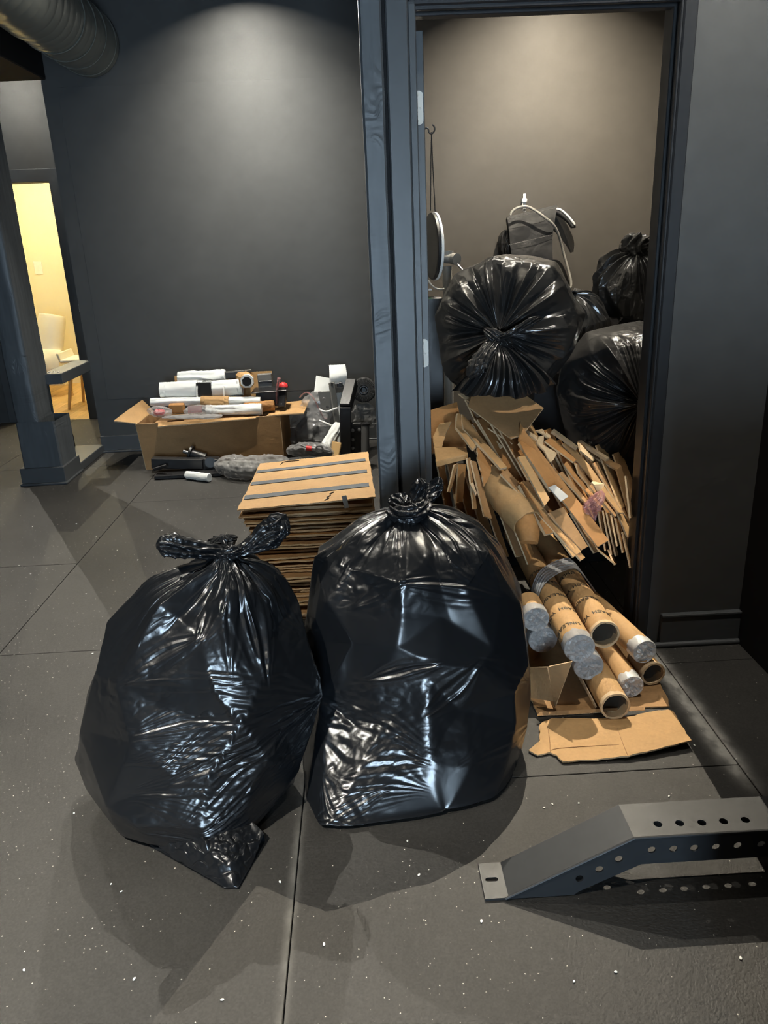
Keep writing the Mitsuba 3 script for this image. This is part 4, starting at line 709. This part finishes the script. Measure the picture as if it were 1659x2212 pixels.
k2 = thing('wrapped_bar', 'black bar with a white foam sleeve, highest in the carton', 'metal bar'); obj('bar', ob(at(398, 818, 5.58), at(530, 808, 5.58), .03, .05), 'm_steel_black', k2); obj('foam_sleeve', foam(at(399, 818, 5.575), at(474, 814, 5.575), .052, 1, 1.0), 'm_foam', k2, True); obj('steel_strip', ob(at(470, 806, 5.6), at(543, 799, 5.6), .03, .008), 'm_steel_grey', k2)
k2 = thing('foam_beam', 'long square beam in pale grey foam wrap lying across the carton', 'metal beam'); obj('beam', ob(at(354, 849, 5.45), at(524, 838, 5.45), .08, .10), 'm_steel_black', k2)
obj('foam_wrap', foam(at(360, 843, 5.44), at(428, 840, 5.44), .058, 2, 1.0, .04, (1, 1, 1, 1)), 'm_foam', k2, True); obj('foam_wrap', foam(at(458, 840, 5.44), at(514, 836, 5.44), .058, 3, 1.0, .04, (1, 1, 1, 1)), 'm_foam', k2, True); obj('clear_window', ob(at(427, 840, 5.425), at(459, 839, 5.425), .10, .098), 'm_bag_shiny', k2)
for x in (426, 484): obj('zip_tie', tube([at(x, 834, 5.38), at(x - 1, 845, 5.37), at(x, 858, 5.37), at(x + 2, 870, 5.37)], .006, 8, 4), 'm_zip', k2)
k2 = thing('foam_bar', 'thin bar in white foam with a tan paper collar, near the carton front', 'metal bar'); obj('foam_wrap', foam(at(357, 868, 5.36), at(532, 866, 5.36), .032, 4, .9, .10), 'm_foam', k2, True); obj('paper_collar', foam(at(443, 867, 5.355), at(487, 867, 5.355), .040, 5, .9, .05, (1, 1, 1, 1)), K, k2, True)
solo('foam_roll', 'fat white foam roll at the front edge of the carton', 'foam roll', foam(at(462, 886, 5.27), at(550, 884, 5.27), .042, 6, .9, .10), 'm_foam', smooth=True)
k2 = thing('paper_parcel', 'orange brown paper parcel at the front right of the foam roll in the carton', 'parcel'); obj('wrap', foam(at(536, 880, 5.33), at(584, 876, 5.33), .038, 7, .9, .15), KB, k2, True)
k2 = thing('square_tube', 'square tube wrapped in cardboard with its white rimmed open end facing out', 'metal tube')
a, b = at(534, 823, 5.36), at(520, 815, 5.68); obj('tube', ob(a, b, .098, .098, 0, .02), K, k2); obj('rim', ob(a + [0, -.012, 0], a + [0, .01, 0], .088, .088, 0, .025), 'm_foam', k2); obj('bore_shade', ob(a + [0, -.0145, 0], a + [0, -.008, 0], .062, .062, 0, .018), 'm_black', k2)  # black block on the end stands for the shaded hollow
k2 = thing('steel_bracket', 'black steel bracket box standing in the right half of the carton', 'bracket'); obj('plate', ob(at(556, 858, 5.5), at(618, 856, 5.5), .16, .10), 'm_steel_black', k2); obj('upright', ob(at(609, 880, 5.34), at(611, 838, 5.40), .05, .03), 'm_steel_black', k2); obj('top_plate', ob(at(546, 844, 5.45), at(622, 838, 5.45), .2, .008), 'm_steel_black', k2); obj('pin', ob(at(606, 874, 5.34), at(615, 874, 5.34), .01, .02), 'm_zip', k2)
k2 = thing('foam_block', 'grey foam block between dark straps in front of the cardboard back flap', 'foam block'); obj('block', ob(at(558, 826, 5.56), at(588, 824, 5.56), .05, .12), 'm_steel_grey', k2); obj('strap', ob(at(558, 826, 5.53), at(588, 824, 5.53), .01, .018), 'm_steel_black', k2)
solo('red_dial', 'small round red knob on the black bracket in the carton', 'knob', lathe([(0, 0), (.03, 0), (.034, .012), (.028, .03), (.012, .04), (0, .042)], 24, frame_to(at(612, 838, 5.46), at(612, 800, 5.46))), 'm_red', smooth=40)
solo('hardware_bag', 'pink tagged small plastic bag standing beside the red knob', 'plastic bag', film_blob([at(598, 872, 5.38), at(598, 850, 5.38), at(600, 832, 5.38), at(603, 817, 5.38)], [.018, .03, .035, .04], 60, .25, .28), 'm_film_pink', smooth=True)
solo('parts_bag', 'clear plastic bag with a printed red label lying on the carton front', 'plastic bag', film_blob([at(398, 892, 5.20), at(420, 887, 5.21), at(448, 887, 5.22), at(468, 892, 5.23)], [.02, .05, .05, .02], 61, .6, .28), 'm_film', smooth=True)
obj('label', sheet_meshes([(at(406, 876, 5.16), at(436, 876, 5.16)), (at(406, 892, 5.15), at(436, 891, 5.15))], .002, seed=4)[0], 'm_film_pink', 'parts_bag')
k2 = thing('red_part', 'red plastic part in a clear bag on the left flap of the carton', 'plastic part'); obj('body', ob(at(333, 890, 5.24), at(356, 891, 5.24), .05, .035, 0, .01), 'm_red', k2); obj('clear_bag', film_blob([at(322, 886, 5.25), at(345, 889, 5.22), at(372, 890, 5.22)], [.02, .05, .02], 62, .6, .28), 'm_film', k2, True)
solo('plastic_sleeve', 'flat wrinkled clear plastic sleeve spilling over the carton front edge', 'plastic sleeve', film_blob([at(352, 902, 5.16), at(400, 900, 5.13), at(450, 900, 5.14), at(480, 897, 5.16)], [.015, .04, .04, .015], 63, .3, .28), 'm_film', smooth=True)
solo('cardboard_wedge', 'small brown cardboard wedge between the plastic bags in the carton', 'cardboard', ob(at(366, 882, 5.3), at(398, 881, 5.3), .06, .06, 0, .006), KB)
# on the floor before the carton
k2 = thing('steel_beam', 'black square steel arm lying on the floor in front of the carton', 'metal arm')
obj('beam', ob(at(329, 999, 5.02) , at(440, 1001, 5.02), .06, .07), 'm_steel_black', k2); obj('head', ob(at(432, 1004, 5.05), at(474, 1006, 5.05), .08, .11), 'm_steel_black', k2)
obj('head_disc', cyl(at(454, 998, 5.02), at(454, 999, 4.99), .035, 24), 'm_steel_black', k2); obj('plate', bx(-1.4, -.96, 4.9, 5.04, .004, .03, .004), 'm_steel_black', k2); obj('brace', tube([at(332, 1014, 4.96), at(360, 1006, 4.94)], .012, 10), 'm_steel_black', k2)
k2 = thing('steel_spindle', 'black spindle with a flange and a bright tip, resting on the steel arm', 'metal spindle'); a, b = at(396, 975, 5.1), at(444, 990, 5.08); d = (b - a) / np.linalg.norm(b - a)
obj('shaft', cyl(a + d * .05, b, .034, 24), 'm_steel_black', k2, 40); obj('flange', cyl(a + d * .045, a + d * .06, .055, 28), 'm_steel_black', k2, 40); obj('tip', cyl(a, a + d * .05, .013, 16), 'm_steel', k2, 40)
k2 = thing('short_peg', 'short black peg in a white foam sleeve on the floor', 'peg'); obj('peg', cyl(on(440, 1030, .028), on(451, 1032, .028), .022, 18), 'm_steel_black', k2, 40); obj('foam_sleeve', foam(on(410, 1026, .03), on(446, 1031, .03), .028, 8, .95, .06), 'm_foam', k2, True)
k2 = thing('bubble_bundle', 'long bundle in crumpled clear plastic on the floor in front of the carton', 'plastic bundle'); p = [on(470, 1005, .06), on(505, 1008, .075), on(545, 1010, .075), on(590, 1004, .07), on(622, 1000, .06)]
obj('film', film_blob(p, [.03, .078, .08, .07, .03], 64, .85, .26), 'm_film', k2, True); obj('contents', crumple_blob(p, [.02, .05, .055, .045, .02], 65, squash=.8, amp=.08, ridges=3), 'm_steel_grey', k2, True)
# heap between the carton and the closet wall
k2 = thing('plastic_bundle', 'tall crumpled clear plastic bundle beside the carton', 'plastic bundle'); p = [at(655, 965, 5.35), at(668, 925, 5.40), at(685, 880, 5.45), at(690, 845, 5.5)]
obj('film', film_blob(p, [.07, .12, .11, .06], 66, .7, .28), 'm_film', k2, True); obj('contents', crumple_blob([at(655, 965, 5.37), at(664, 930, 5.42), at(672, 905, 5.45)], [.05, .085, .05], 67, squash=.7, amp=.1), 'm_rubber', k2, True)
obj('red_print', tube([at(648, 858, 5.36), at(672, 853, 5.33), at(690, 885, 5.34), at(706, 905, 5.34)], .012, 8, 5, squash=.3), 'm_film_pink', k2, True)
k2 = thing('plastic_bundle', 'low crumpled plastic bundle just above the striped cardboard sheet', 'plastic bundle'); p = [at(630, 976, 5.05), at(650, 972, 5.02), at(690, 975, 5.0), at(715, 980, 5.0)]
obj('film', film_blob(p, [.03, .06, .065, .03], 68, .7, .26), 'm_film', k2, True); obj('contents', crumple_blob(p, [.02, .05, .055, .02], 69, squash=.6, amp=.1), 'm_rubber', k2, True)
k2 = thing('foam_sheet', 'tall folded white foam sheet at the top of the heap by the wall end', 'foam'); obj('left_fold', cat(*sheet_meshes([(at(684, 812, 5.5), at(716, 818, 5.45)), (at(680, 848, 5.45), at(712, 850, 5.42))], .02, seed=71, warp=.02)), 'm_foam', k2, 40)
obj('top_fold', cat(*sheet_meshes([(at(711, 792, 5.5), at(746, 790, 5.5)), (at(712, 815, 5.42), at(749, 812, 5.45)), (at(714, 828, 5.42), at(748, 832, 5.46))], .03, seed=72, warp=.02)), 'm_foam', k2, 40); obj('tail', cat(*sheet_meshes([(at(716, 850, 5.5), at(742, 848, 5.5)), (at(730, 960, 5.4), at(742, 960, 5.4))], .02, seed=73, warp=.015)), 'm_foam', k2, 40)
k2 = thing('steel_bar', 'upright flat grey steel bar with a hole tied to the heap', 'metal bar'); obj('bar', ob(at(716, 826, 5.36), at(728, 912, 5.33), .045, .018), 'm_steel_grey', k2); obj('hole', cyl(at(716, 830, 5.349), at(716, 830, 5.345), .012, 16), 'm_black', k2); obj('lug', ob(at(728, 832, 5.38), at(740, 830, 5.38), .02, .03), 'm_steel_black', k2)  # the hole is a black disc standing for its shaded depth
obj('zip_tie', tube([at(690, 884, 5.33), at(704, 889, 5.31), at(716, 886, 5.31), at(729, 881, 5.31)], .007, 8, 4), 'm_zip', k2)
k2 = thing('steel_plate', 'small perforated grey steel plate in the plastic beside the grey bar', 'metal plate'); obj('plate', prism([(0, 0), (.06, 0), (.07, .15), (-.02, .15)], 0, .01, 'y', [circ(.02, .1, .012), circ(.04, .04, .012)]), 'm_steel_grey', k2); scene[k2 + '__plate']['to_world'] = T().translate(at(696, 892, 5.36).tolist())
k2 = thing('foam_roll', 'slanted white foam roll with a black core below the grey bar', 'foam roll'); obj('foam', foam(at(728, 925, 5.25), at(706, 962, 5.15), .042, 9, .9, .08), 'm_foam', k2, True); obj('core', cyl(at(704, 964, 5.16), at(700, 972, 5.12), .034, 18), 'm_steel_black', k2); obj('zip_tie', tube([at(690, 908, 5.3), at(704, 914, 5.27), at(716, 919, 5.25)], .007, 8, 4), 'm_zip', k2)
k2 = thing('bent_beam', 'black square steel beam bent at the top, standing at the right of the heap', 'metal beam'); a, b, c_ = at(746, 975, 5.16), at(746, 878, 5.16), at(760, 826, 5.36)
obj('upright', ob(a * [1, 1, 0] + [0, 0, .0], b, .075, .075), 'm_steel_black', k2); obj('slanted_top', ob(b - [0, 0, .01], c_, .075, .075), 'm_steel_black', k2)
k2 = thing('bolted_plate', 'black plate with a row of bolts right of the bent beam', 'metal plate'); a = at(768, 985, 5.2); obj('plate', ob(a * [1, 1, 0] + [0, 0, .0], at(764, 912, 5.2), .1, .02), 'm_steel_black', k2)
for x, y in ((762, 930), (762, 950), (762, 968), (776, 928)): obj('bolt', lathe([(0, .014), (.011, .011), (.014, 0)], 14, frame_to(at(x, y, 5.186), at(x, y, 5.18))), 'm_steel', k2)
k2 = thing('ribbed_wheel', 'black ribbed rubber wheel at the top right of the heap against the wall end', 'wheel'); wc = at(786, 842, 5.42); M = frame_to(wc, wc + [-.05, -1, .12]); n = 160; th = np.linspace(0, 2 * np.pi, n, endpoint=False); rib = np.where(np.abs(tri(th / (2 * np.pi) * 24)) > .35, 0, .004)
rr = lambda r, z, q=0: np.stack([(r) * np.cos(th), r * np.sin(th), z - rib * q], -1)
obj('tyre', grid_mesh(np.array([rr(.02, 0), rr(.03, .018), rr(.036, .03), rr(.05, .032, 1.5), rr(.078, .03, 2), rr(.088, .018, 1), rr(.088, -.018), rr(.02, -.03)]), M), 'm_rubber', k2, 30); obj('hub', lathe([(0, .022), (.016, .022), (.024, .034), (.030, .034), (.034, .02)], 32, M), 'm_steel_black', k2, 40)
k2 = thing('wrapped_part', 'part in shiny crumpled clear wrap below the ribbed wheel', 'plastic bundle'); p = [at(782, 872, 5.44), at(786, 895, 5.42), at(790, 925, 5.40)]; obj('film', film_blob(p, [.05, .075, .05], 74, .6, .3), 'm_film', k2, True); obj('contents', ob(at(782, 872, 5.46), at(788, 920, 5.44), .1, .05, 0, .01), 'm_steel_grey', k2)
k2 = thing('handle_post', 'black tubular post with a flat foot at the far right of the heap', 'metal post'); obj('tube', cyl(at(788, 1000, 4.9) * [1, 1, 0], at(789, 918, 5.0), .027, 22), 'm_rubber', k2, 40); obj('arm', ob(at(764, 916, 5.04), at(793, 917, 5.0), .05, .018), 'm_steel_black', k2); obj('cap', cyl(at(789, 918, 5.0), at(789, 914, 5.0), .031, 22), 'm_steel_black', k2, 40); obj('collar', cyl(at(788, 992, 4.92), at(788, 998, 4.91), .036, 22), 'm_steel_black', k2, 40)
k2 = thing('wood_offcut', 'small pale plywood offcut between the foam roll and the bent beam', 'wood'); obj('piece', ob(at(722, 985, 5.1), at(728, 955, 5.14), .07, .02, 12), 'm_wood', k2)
k2 = thing('cable_end', 'steel cable end with a red sleeve and an eye, on the low plastic bundle', 'cable'); obj('cable', tube([at(650, 962, 4.94), at(670, 968, 4.93), at(688, 970, 4.93), at(712, 974, 4.93)], .006, 8, 5), 'm_steel', k2, 40); obj('sleeve', cyl(at(661, 968, 4.925), at(673, 969, 4.925), .016, 14), 'm_red', k2, 40)
obj('eye', tube([at(690, 970, 4.925) + [.022 * math.cos(t), 0, .022 * math.sin(t)] for t in np.linspace(0, 6.283, 25)], .006, 8), 'm_steel', k2, 40)
solo('foam_scrap', 'grey foam pad in front of the low plastic bundle, behind the striped cardboard', 'foam', ob(on(610, 1000, .02), on(700, 990, .02), .1, .04, 0, .01), 'm_rubber')

# ------------------------------------------------------------------ closet wall things
YB = 5.75
k2 = thing('wall_hook', 'pale plastic wall hook holding the grey dust sack', 'hook'); obj('plate', ob(at(1133, 418, YB - .006), at(1133, 452, YB - .006), .02, .012), 'm_zip', k2); obj('clip', ob(at(1127, 433, YB - .02), at(1138, 433, YB - .02), .03, .028), 'm_zip', k2); obj('knob', ob(at(1129, 444, YB - .02), at(1129, 436, YB - .02), .012, .012), 'm_zip', k2); obj('ring', tube([at(1133, 454, YB - .03) + [.011 * math.cos(t), 0, .011 * math.sin(t)] for t in np.linspace(0, 6.283, 25)], .0025, 8), 'm_steel', k2, 40)
pr('m_sack', (0.008, 0.008, 0.009), 0.6, 0.35, bump=bb, bscale=2.0)
k2 = thing('dust_sack', 'grey vinyl sack with stitched seams hanging on the closet back wall', 'bag')
rows = [(at(1094, 472, YB - .08), at(1201, 446, YB - .06)), (at(1098, 500, YB - .12), at(1197, 478, YB - .10)), (at(1100, 528, YB - .13), at(1192, 506, YB - .12)), (at(1104, 560, YB - .15), at(1191, 545, YB - .14)), (at(1106, 600, YB - .16), at(1192, 580, YB - .15)), (at(1108, 640, YB - .16), at(1196, 610, YB - .15))]
f, e = sheet_meshes(rows, .05, nx=50, ny=12, warp=.008, seed=81); V = f.vertices; f.vertices = V + [0, -1, 0] * ((np.abs(nfbm(V * 7, 2, 5) - .5) * 2) * .010)[:, None]; obj('body', f, 'm_sack', k2, True); obj('side', e, 'm_sack', k2)
obj('side_gusset', crumple_blob([at(1092, 500, YB - .06), at(1086, 525, YB - .08), at(1096, 560, YB - .08)], [.02, .04, .03], 83, squash=.6), 'm_bag_shiny', k2, True)
for (a0, a1) in (((1097, 474), (1200, 449)), ((1100, 529), (1193, 507)), ((1108, 596), (1196, 571))): obj('seam', tube([at(a0[0], a0[1], YB - .19), at((a0[0] + a1[0]) / 2, (a0[1] + a1[1]) / 2, YB - .19), at(a1[0], a1[1], YB - .17)], .0016, 6, 3), 'm_steel_grey', k2)
pr('m_cable', (0.30, 0.29, 0.26), 0.45)
solo('power_cable', 'grey cable looped over the hook and hanging down the closet back wall', 'cable', tube([at(1103, 466, YB - .2), at(1112, 452, YB - .2), at(1130, 446, YB - .2), at(1150, 451, YB - .21), at(1180, 472, YB - .21), at(1200, 492, YB - .17), at(1212, 525, YB - .1), at(1221, 560, YB - .06), at(1232, 600, YB - .05), at(1230, 622, YB - .05)], .009, 12, 8), 'm_cable', smooth=True)
k2 = thing('black_hose', 'curved black hose with a pale edge hanging right of the dust sack', 'hose'); obj('hose', tube([at(1196, 456, YB - .05), at(1212, 460, YB - .07), at(1230, 476, YB - .09), at(1238, 492, YB - .1)], [.045, .045, .038, .03], 24, 8, squash=.6), 'm_rubber', k2, True); obj('edge_strip', tube([at(1203, 452, YB - .10), at(1220, 460, YB - .12), at(1236, 478, YB - .13), at(1242, 485, YB - .13)], [.008, .008, .009, .006], 8, 6), 'm_zip', k2, True)
k2 = thing('screw_hook', 'black screw hook with a hanging cord loop on the closet side wall', 'hook'); h0 = at(931, 279, 3.55)
obj('hook', tube([h0 + [-.03, 0, .0], h0 + [-.012, 0, .002], h0 + [-.008, 0, -.012], h0 + [.004, 0, -.016], h0 + [.014, 0, -.006], h0 + [.014, 0, .008], h0 + [.006, 0, .016]], .0035, 10, 6), 'm_steel_black', k2, True)
obj('cord', cat(tube([at(932, 285, 3.55), at(931, 340, 3.55), at(930, 455, 3.56)], .0022, 8), tube([at(932, 285, 3.55), at(934, 340, 3.55), at(940, 460, 3.56)], .0022, 8)), 'm_steel_black', k2)
k2 = thing('ring_lamp', 'black round panel with a white rim seen edge on, hanging from the cord', 'panel'); rc = at(931, 533, 3.57); ax_ = unit(np.array([-.98, -.15, 0])); M = frame_to(rc, rc + ax_)
pr('m_white', (0.85, 0.85, 0.82), 0.4); obj('disc', lathe([(0, .004), (.134, .004), (.140, .0), (.140, -.012), (0, -.012)], 48, M), 'm_steel_black', k2, 40); obj('white_rim', lathe([(.140, -.012), (.143, -.013), (.144, -.018), (.142, -.023), (.130, -.023), (.130, -.012), (.140, -.012)], 64, M), 'm_white', k2, 40)
k2 = thing('stand', 'dark metal clamp stand with a tee head behind the big knotted bag', 'stand'); y = 3.75; obj('pole', cyl(at(968, 640, y) * [1, 1, 0], at(966, 575, y), .022, 22), 'm_steel_grey', k2, 40); obj('tee_head', cyl(at(967, 560, y), at(967, 542, y), .028, 24), 'm_steel_grey', k2, 40); obj('tee_sleeve', cyl(at(950, 556, y), at(986, 560, y - .03), .022, 24), 'm_steel_grey', k2, 40)
obj('end_cap', cyl(at(980, 559, y - .04), at(987, 560, y - .06), .026, 24), 'm_steel_grey', k2, 40); obj('handle', tube([at(987, 570, y - .05), at(1003, 588, y - .08)], .006, 10), 'm_steel', k2)
k2 = thing('green_device', 'tall narrow black unit with a lit green indicator behind the door edge', 'device'); a = at(927, 640, 3.45); obj('body', bx(a[0] - .05, a[0] + .06, a[1], a[1] + .1, .002, a[2] - .006, .006), 'm_steel_black', k2)
kk = obj('indicator', lathe([(0, .008), (.006, .006), (.009, 0)], 14, frame_to(at(929, 627, 3.45), at(929, 600, 3.45))), 'm_white', k2, label='green light'); scene[kk]['emitter'] = {'type': 'area', 'radiance': rgb(.02, 1.1, .25)}
obj('bent_wire', tube([at(925, 605, 3.45), at(940, 622, 3.43), at(960, 624, 3.42)], .004, 8, 4), 'm_cable', k2)

# ------------------------------------------------------------------ steel foot of the exercise rack, front right
pr('m_powder', (0.017, 0.019, 0.021), 0.5, 0.45)
k = thing('rack_stabilizer', 'dark grey perforated steel rack foot with a slanted end and slotted flange on the floor', 'rack foot')
YF = 1.337; X0 = .268; Pz = lambda px, py: at(px, py, YF); pA, pB = Pz(1107, 1942), Pz(1370, 1809); XE = 1.28; zt = pB[2]; zl = Pz(1400, 1866)[2]; xl = on(1240, 1935)[0]; xk = pB[0]
out = [(X0, .003), (xl, .003), (xl + .01, .012), (Pz(1385, 1866)[0], zl), (XE, zl), (XE, zt), (xk, zt)]
holes = [circ(*Pz(px, py)[[0, 2]], .0092, 20) for px, py in ((1252, 1898), (1295, 1878), (1337, 1856), (1408, 1836), (1455, 1834), (1500, 1832), (1547, 1830), (1594, 1827), (1645, 1824))]
obj('front_plate', prism(out, YF, YF + .004, 'y', holes), 'm_powder', k)
WID = on(1372, 1763, zt)[1] - YF; WID = .105
obj('back_plate', prism(out, YF + WID - .004, YF + WID, 'y', holes), 'm_powder', k)
th_ = np.array([xk - X0, 0, zt - .003]); L = np.linalg.norm(th_)
hl = [circ(on(px, py, zt)[0], on(px, py, zt)[1], .0095, 22) for px, py in ((1421, 1780), (1468, 1778), (1516, 1777), (1563, 1774), (1610, 1771))]
obj('top_plate', prism([(xk, YF), (XE, YF), (XE, YF + WID), (xk, YF + WID)], zt - .004, zt, 'z', hl), 'm_powder', k)
obj('slanted_plate', prism([(X0, .003), (X0 + .006, .003), (xk, zt - .004), (xk, zt)], YF, YF + WID, 'y'), 'm_powder', k)
fl0 = on(1050, 1946); slot = [(X0 - .022 + .009 * s * 1 + .006 * math.cos(a), YF + .055 + .006 * math.sin(a)) for s, rng in ((1, np.linspace(-1.57, 1.57, 8)), (-1, np.linspace(1.57, 4.71, 8))) for a in rng]
obj('flange', prism([(.222, YF), (X0 + .01, YF), (X0 + .01, YF + WID), (.222, YF + WID)], .001, .007, 'z', [slot]), 'm_powder', k, label='flange with a slot')
obj('weld_seam', tube([(X0, YF - .001, .005), (xk, YF - .001, zt - .002), (XE, YF - .001, zt - .002)], .0035, 8), 'm_powder', k)
k = thing('rack_gusset', 'black steel rack gusset at the right edge of the floor', 'rack part'); a = on(1655, 1905); obj('plate', bx(a[0] + .02, a[0] + .1, YF - .075, YF - .01, 0, .008, .001), 'm_steel_black', k); obj('gusset', prism([(YF - .07, .006), (YF - .012, .006), (YF - .012, .055)], a[0] + .03, a[0] + .036, 'x'), 'm_steel_black', k)

# ------------------------------------------------------------------ seen through the lit doorway, and crumbs on the floor
pr('m_plastic_white', (0.8, 0.78, 0.7), 0.4)
k = thing('chair', 'white shell chair with tapered wooden legs in the lit room behind the far doorway', 'chair'); Yc = 7.75; s = at(140, 757, Yc); X = s[0] + .22; zs = s[2]
obj('shell', cat(bx(X - .22, X + .2, Yc - .2, Yc + .2, zs - .1, zs - .07, .01), rot(bx(X + .18, X + .205, Yc - .2, Yc + .2, zs - .08, zs + .3, .01), [0, 1, 0], 10, (X + .2, Yc, zs)), rot(bx(X - .22, X - .2, Yc - .2, Yc + .2, zs - .09, zs, .008), [0, 1, 0], -14, (X - .21, Yc, zs - .09))), 'm_plastic_white', k)
for sx in (-1, 1):
    for sy in (-1, 1): obj('leg', cyl((X + sx * .12, Yc + sy * .15, zs - .09), (X + sx * .20, Yc + sy * .21, .001), .024, 14, .014), 'm_wood', k, 40)
k = thing('armchair', 'cream padded lounge chair partly visible in the lit room behind the far doorway', 'armchair'); s = at(108, 700, 8.5); X = s[0] - .22; zt_ = s[2]
obj('back', foam((X + .12, 8.5, .3), (X + .2, 8.6, zt_), .15, 90, .9, .02), 'm_plastic_white', k, True); obj('seat', foam((X - .15, 8.4, .32), (X + .25, 8.4, .3), .14, 91, 1.4, .02), 'm_plastic_white', k, True)
for dx in (-.05, .35): obj('leg', cyl((X + dx, 8.4, .25), (X + dx + .03, 8.35, .001), .016, 12), 'm_wood', k, 40)
k = thing('light_switch', 'cream light switch plate on the wall of the lit room', 'switch'); a = at(82, 579, 9.2); obj('plate', bx(a[0] - .04, a[0] + .05, 9.188, 9.2, a[2] - .07, a[2] + .07, .004), 'm_plastic_white', k); obj('rocker', bx(a[0] - .008, a[0] + .018, 9.182, 9.19, a[2] - .03, a[2] + .03, .002), 'm_plastic_white', k)
a = atx(172, 665, -2.0); solo('strike_plate', 'small bright latch plate on the dark left end of the back wall', 'latch', bx(-2.004, -1.999, 5.755, 5.775, a[2] - .03, a[2] + .03, .0015), 'm_steel')
rg = np.random.default_rng(4); ms = []
for px, py in [(70, 1138), (165, 1132), (253, 1189), (200, 1412), (208, 1160), (298, 1210), (186, 1283), (350, 1146), (363, 1101), (303, 1066), (41, 1222), (66, 1240), (880, 1817), (1175, 1745), (1250, 1735), (1193, 1737), (605, 1905), (1590, 1640), (1500, 1610), (1445, 1720), (52, 2096), (240, 1910), (262, 1926), (160, 1757), (290, 2115), (480, 2160), (700, 2040), (905, 1890), (1240, 2120), (1040, 1990), (1330, 2100), (1600, 2070)]:
    p = on(px, py, .0015); m = trimesh.creation.icosphere(1, .0016 + .0014 * rg.random()); m.vertices *= [1.6, 1, .6]; ms.append(rot(m, [0, 0, 1], rg.uniform(0, 180)).apply_translation(p + [0, 0, .001]))
solo('crumbs', 'small pale crumbs scattered over the black rubber floor', 'crumbs', cat(*ms), 'm_zip'); labels['crumbs']['kind'] = 'stuff'
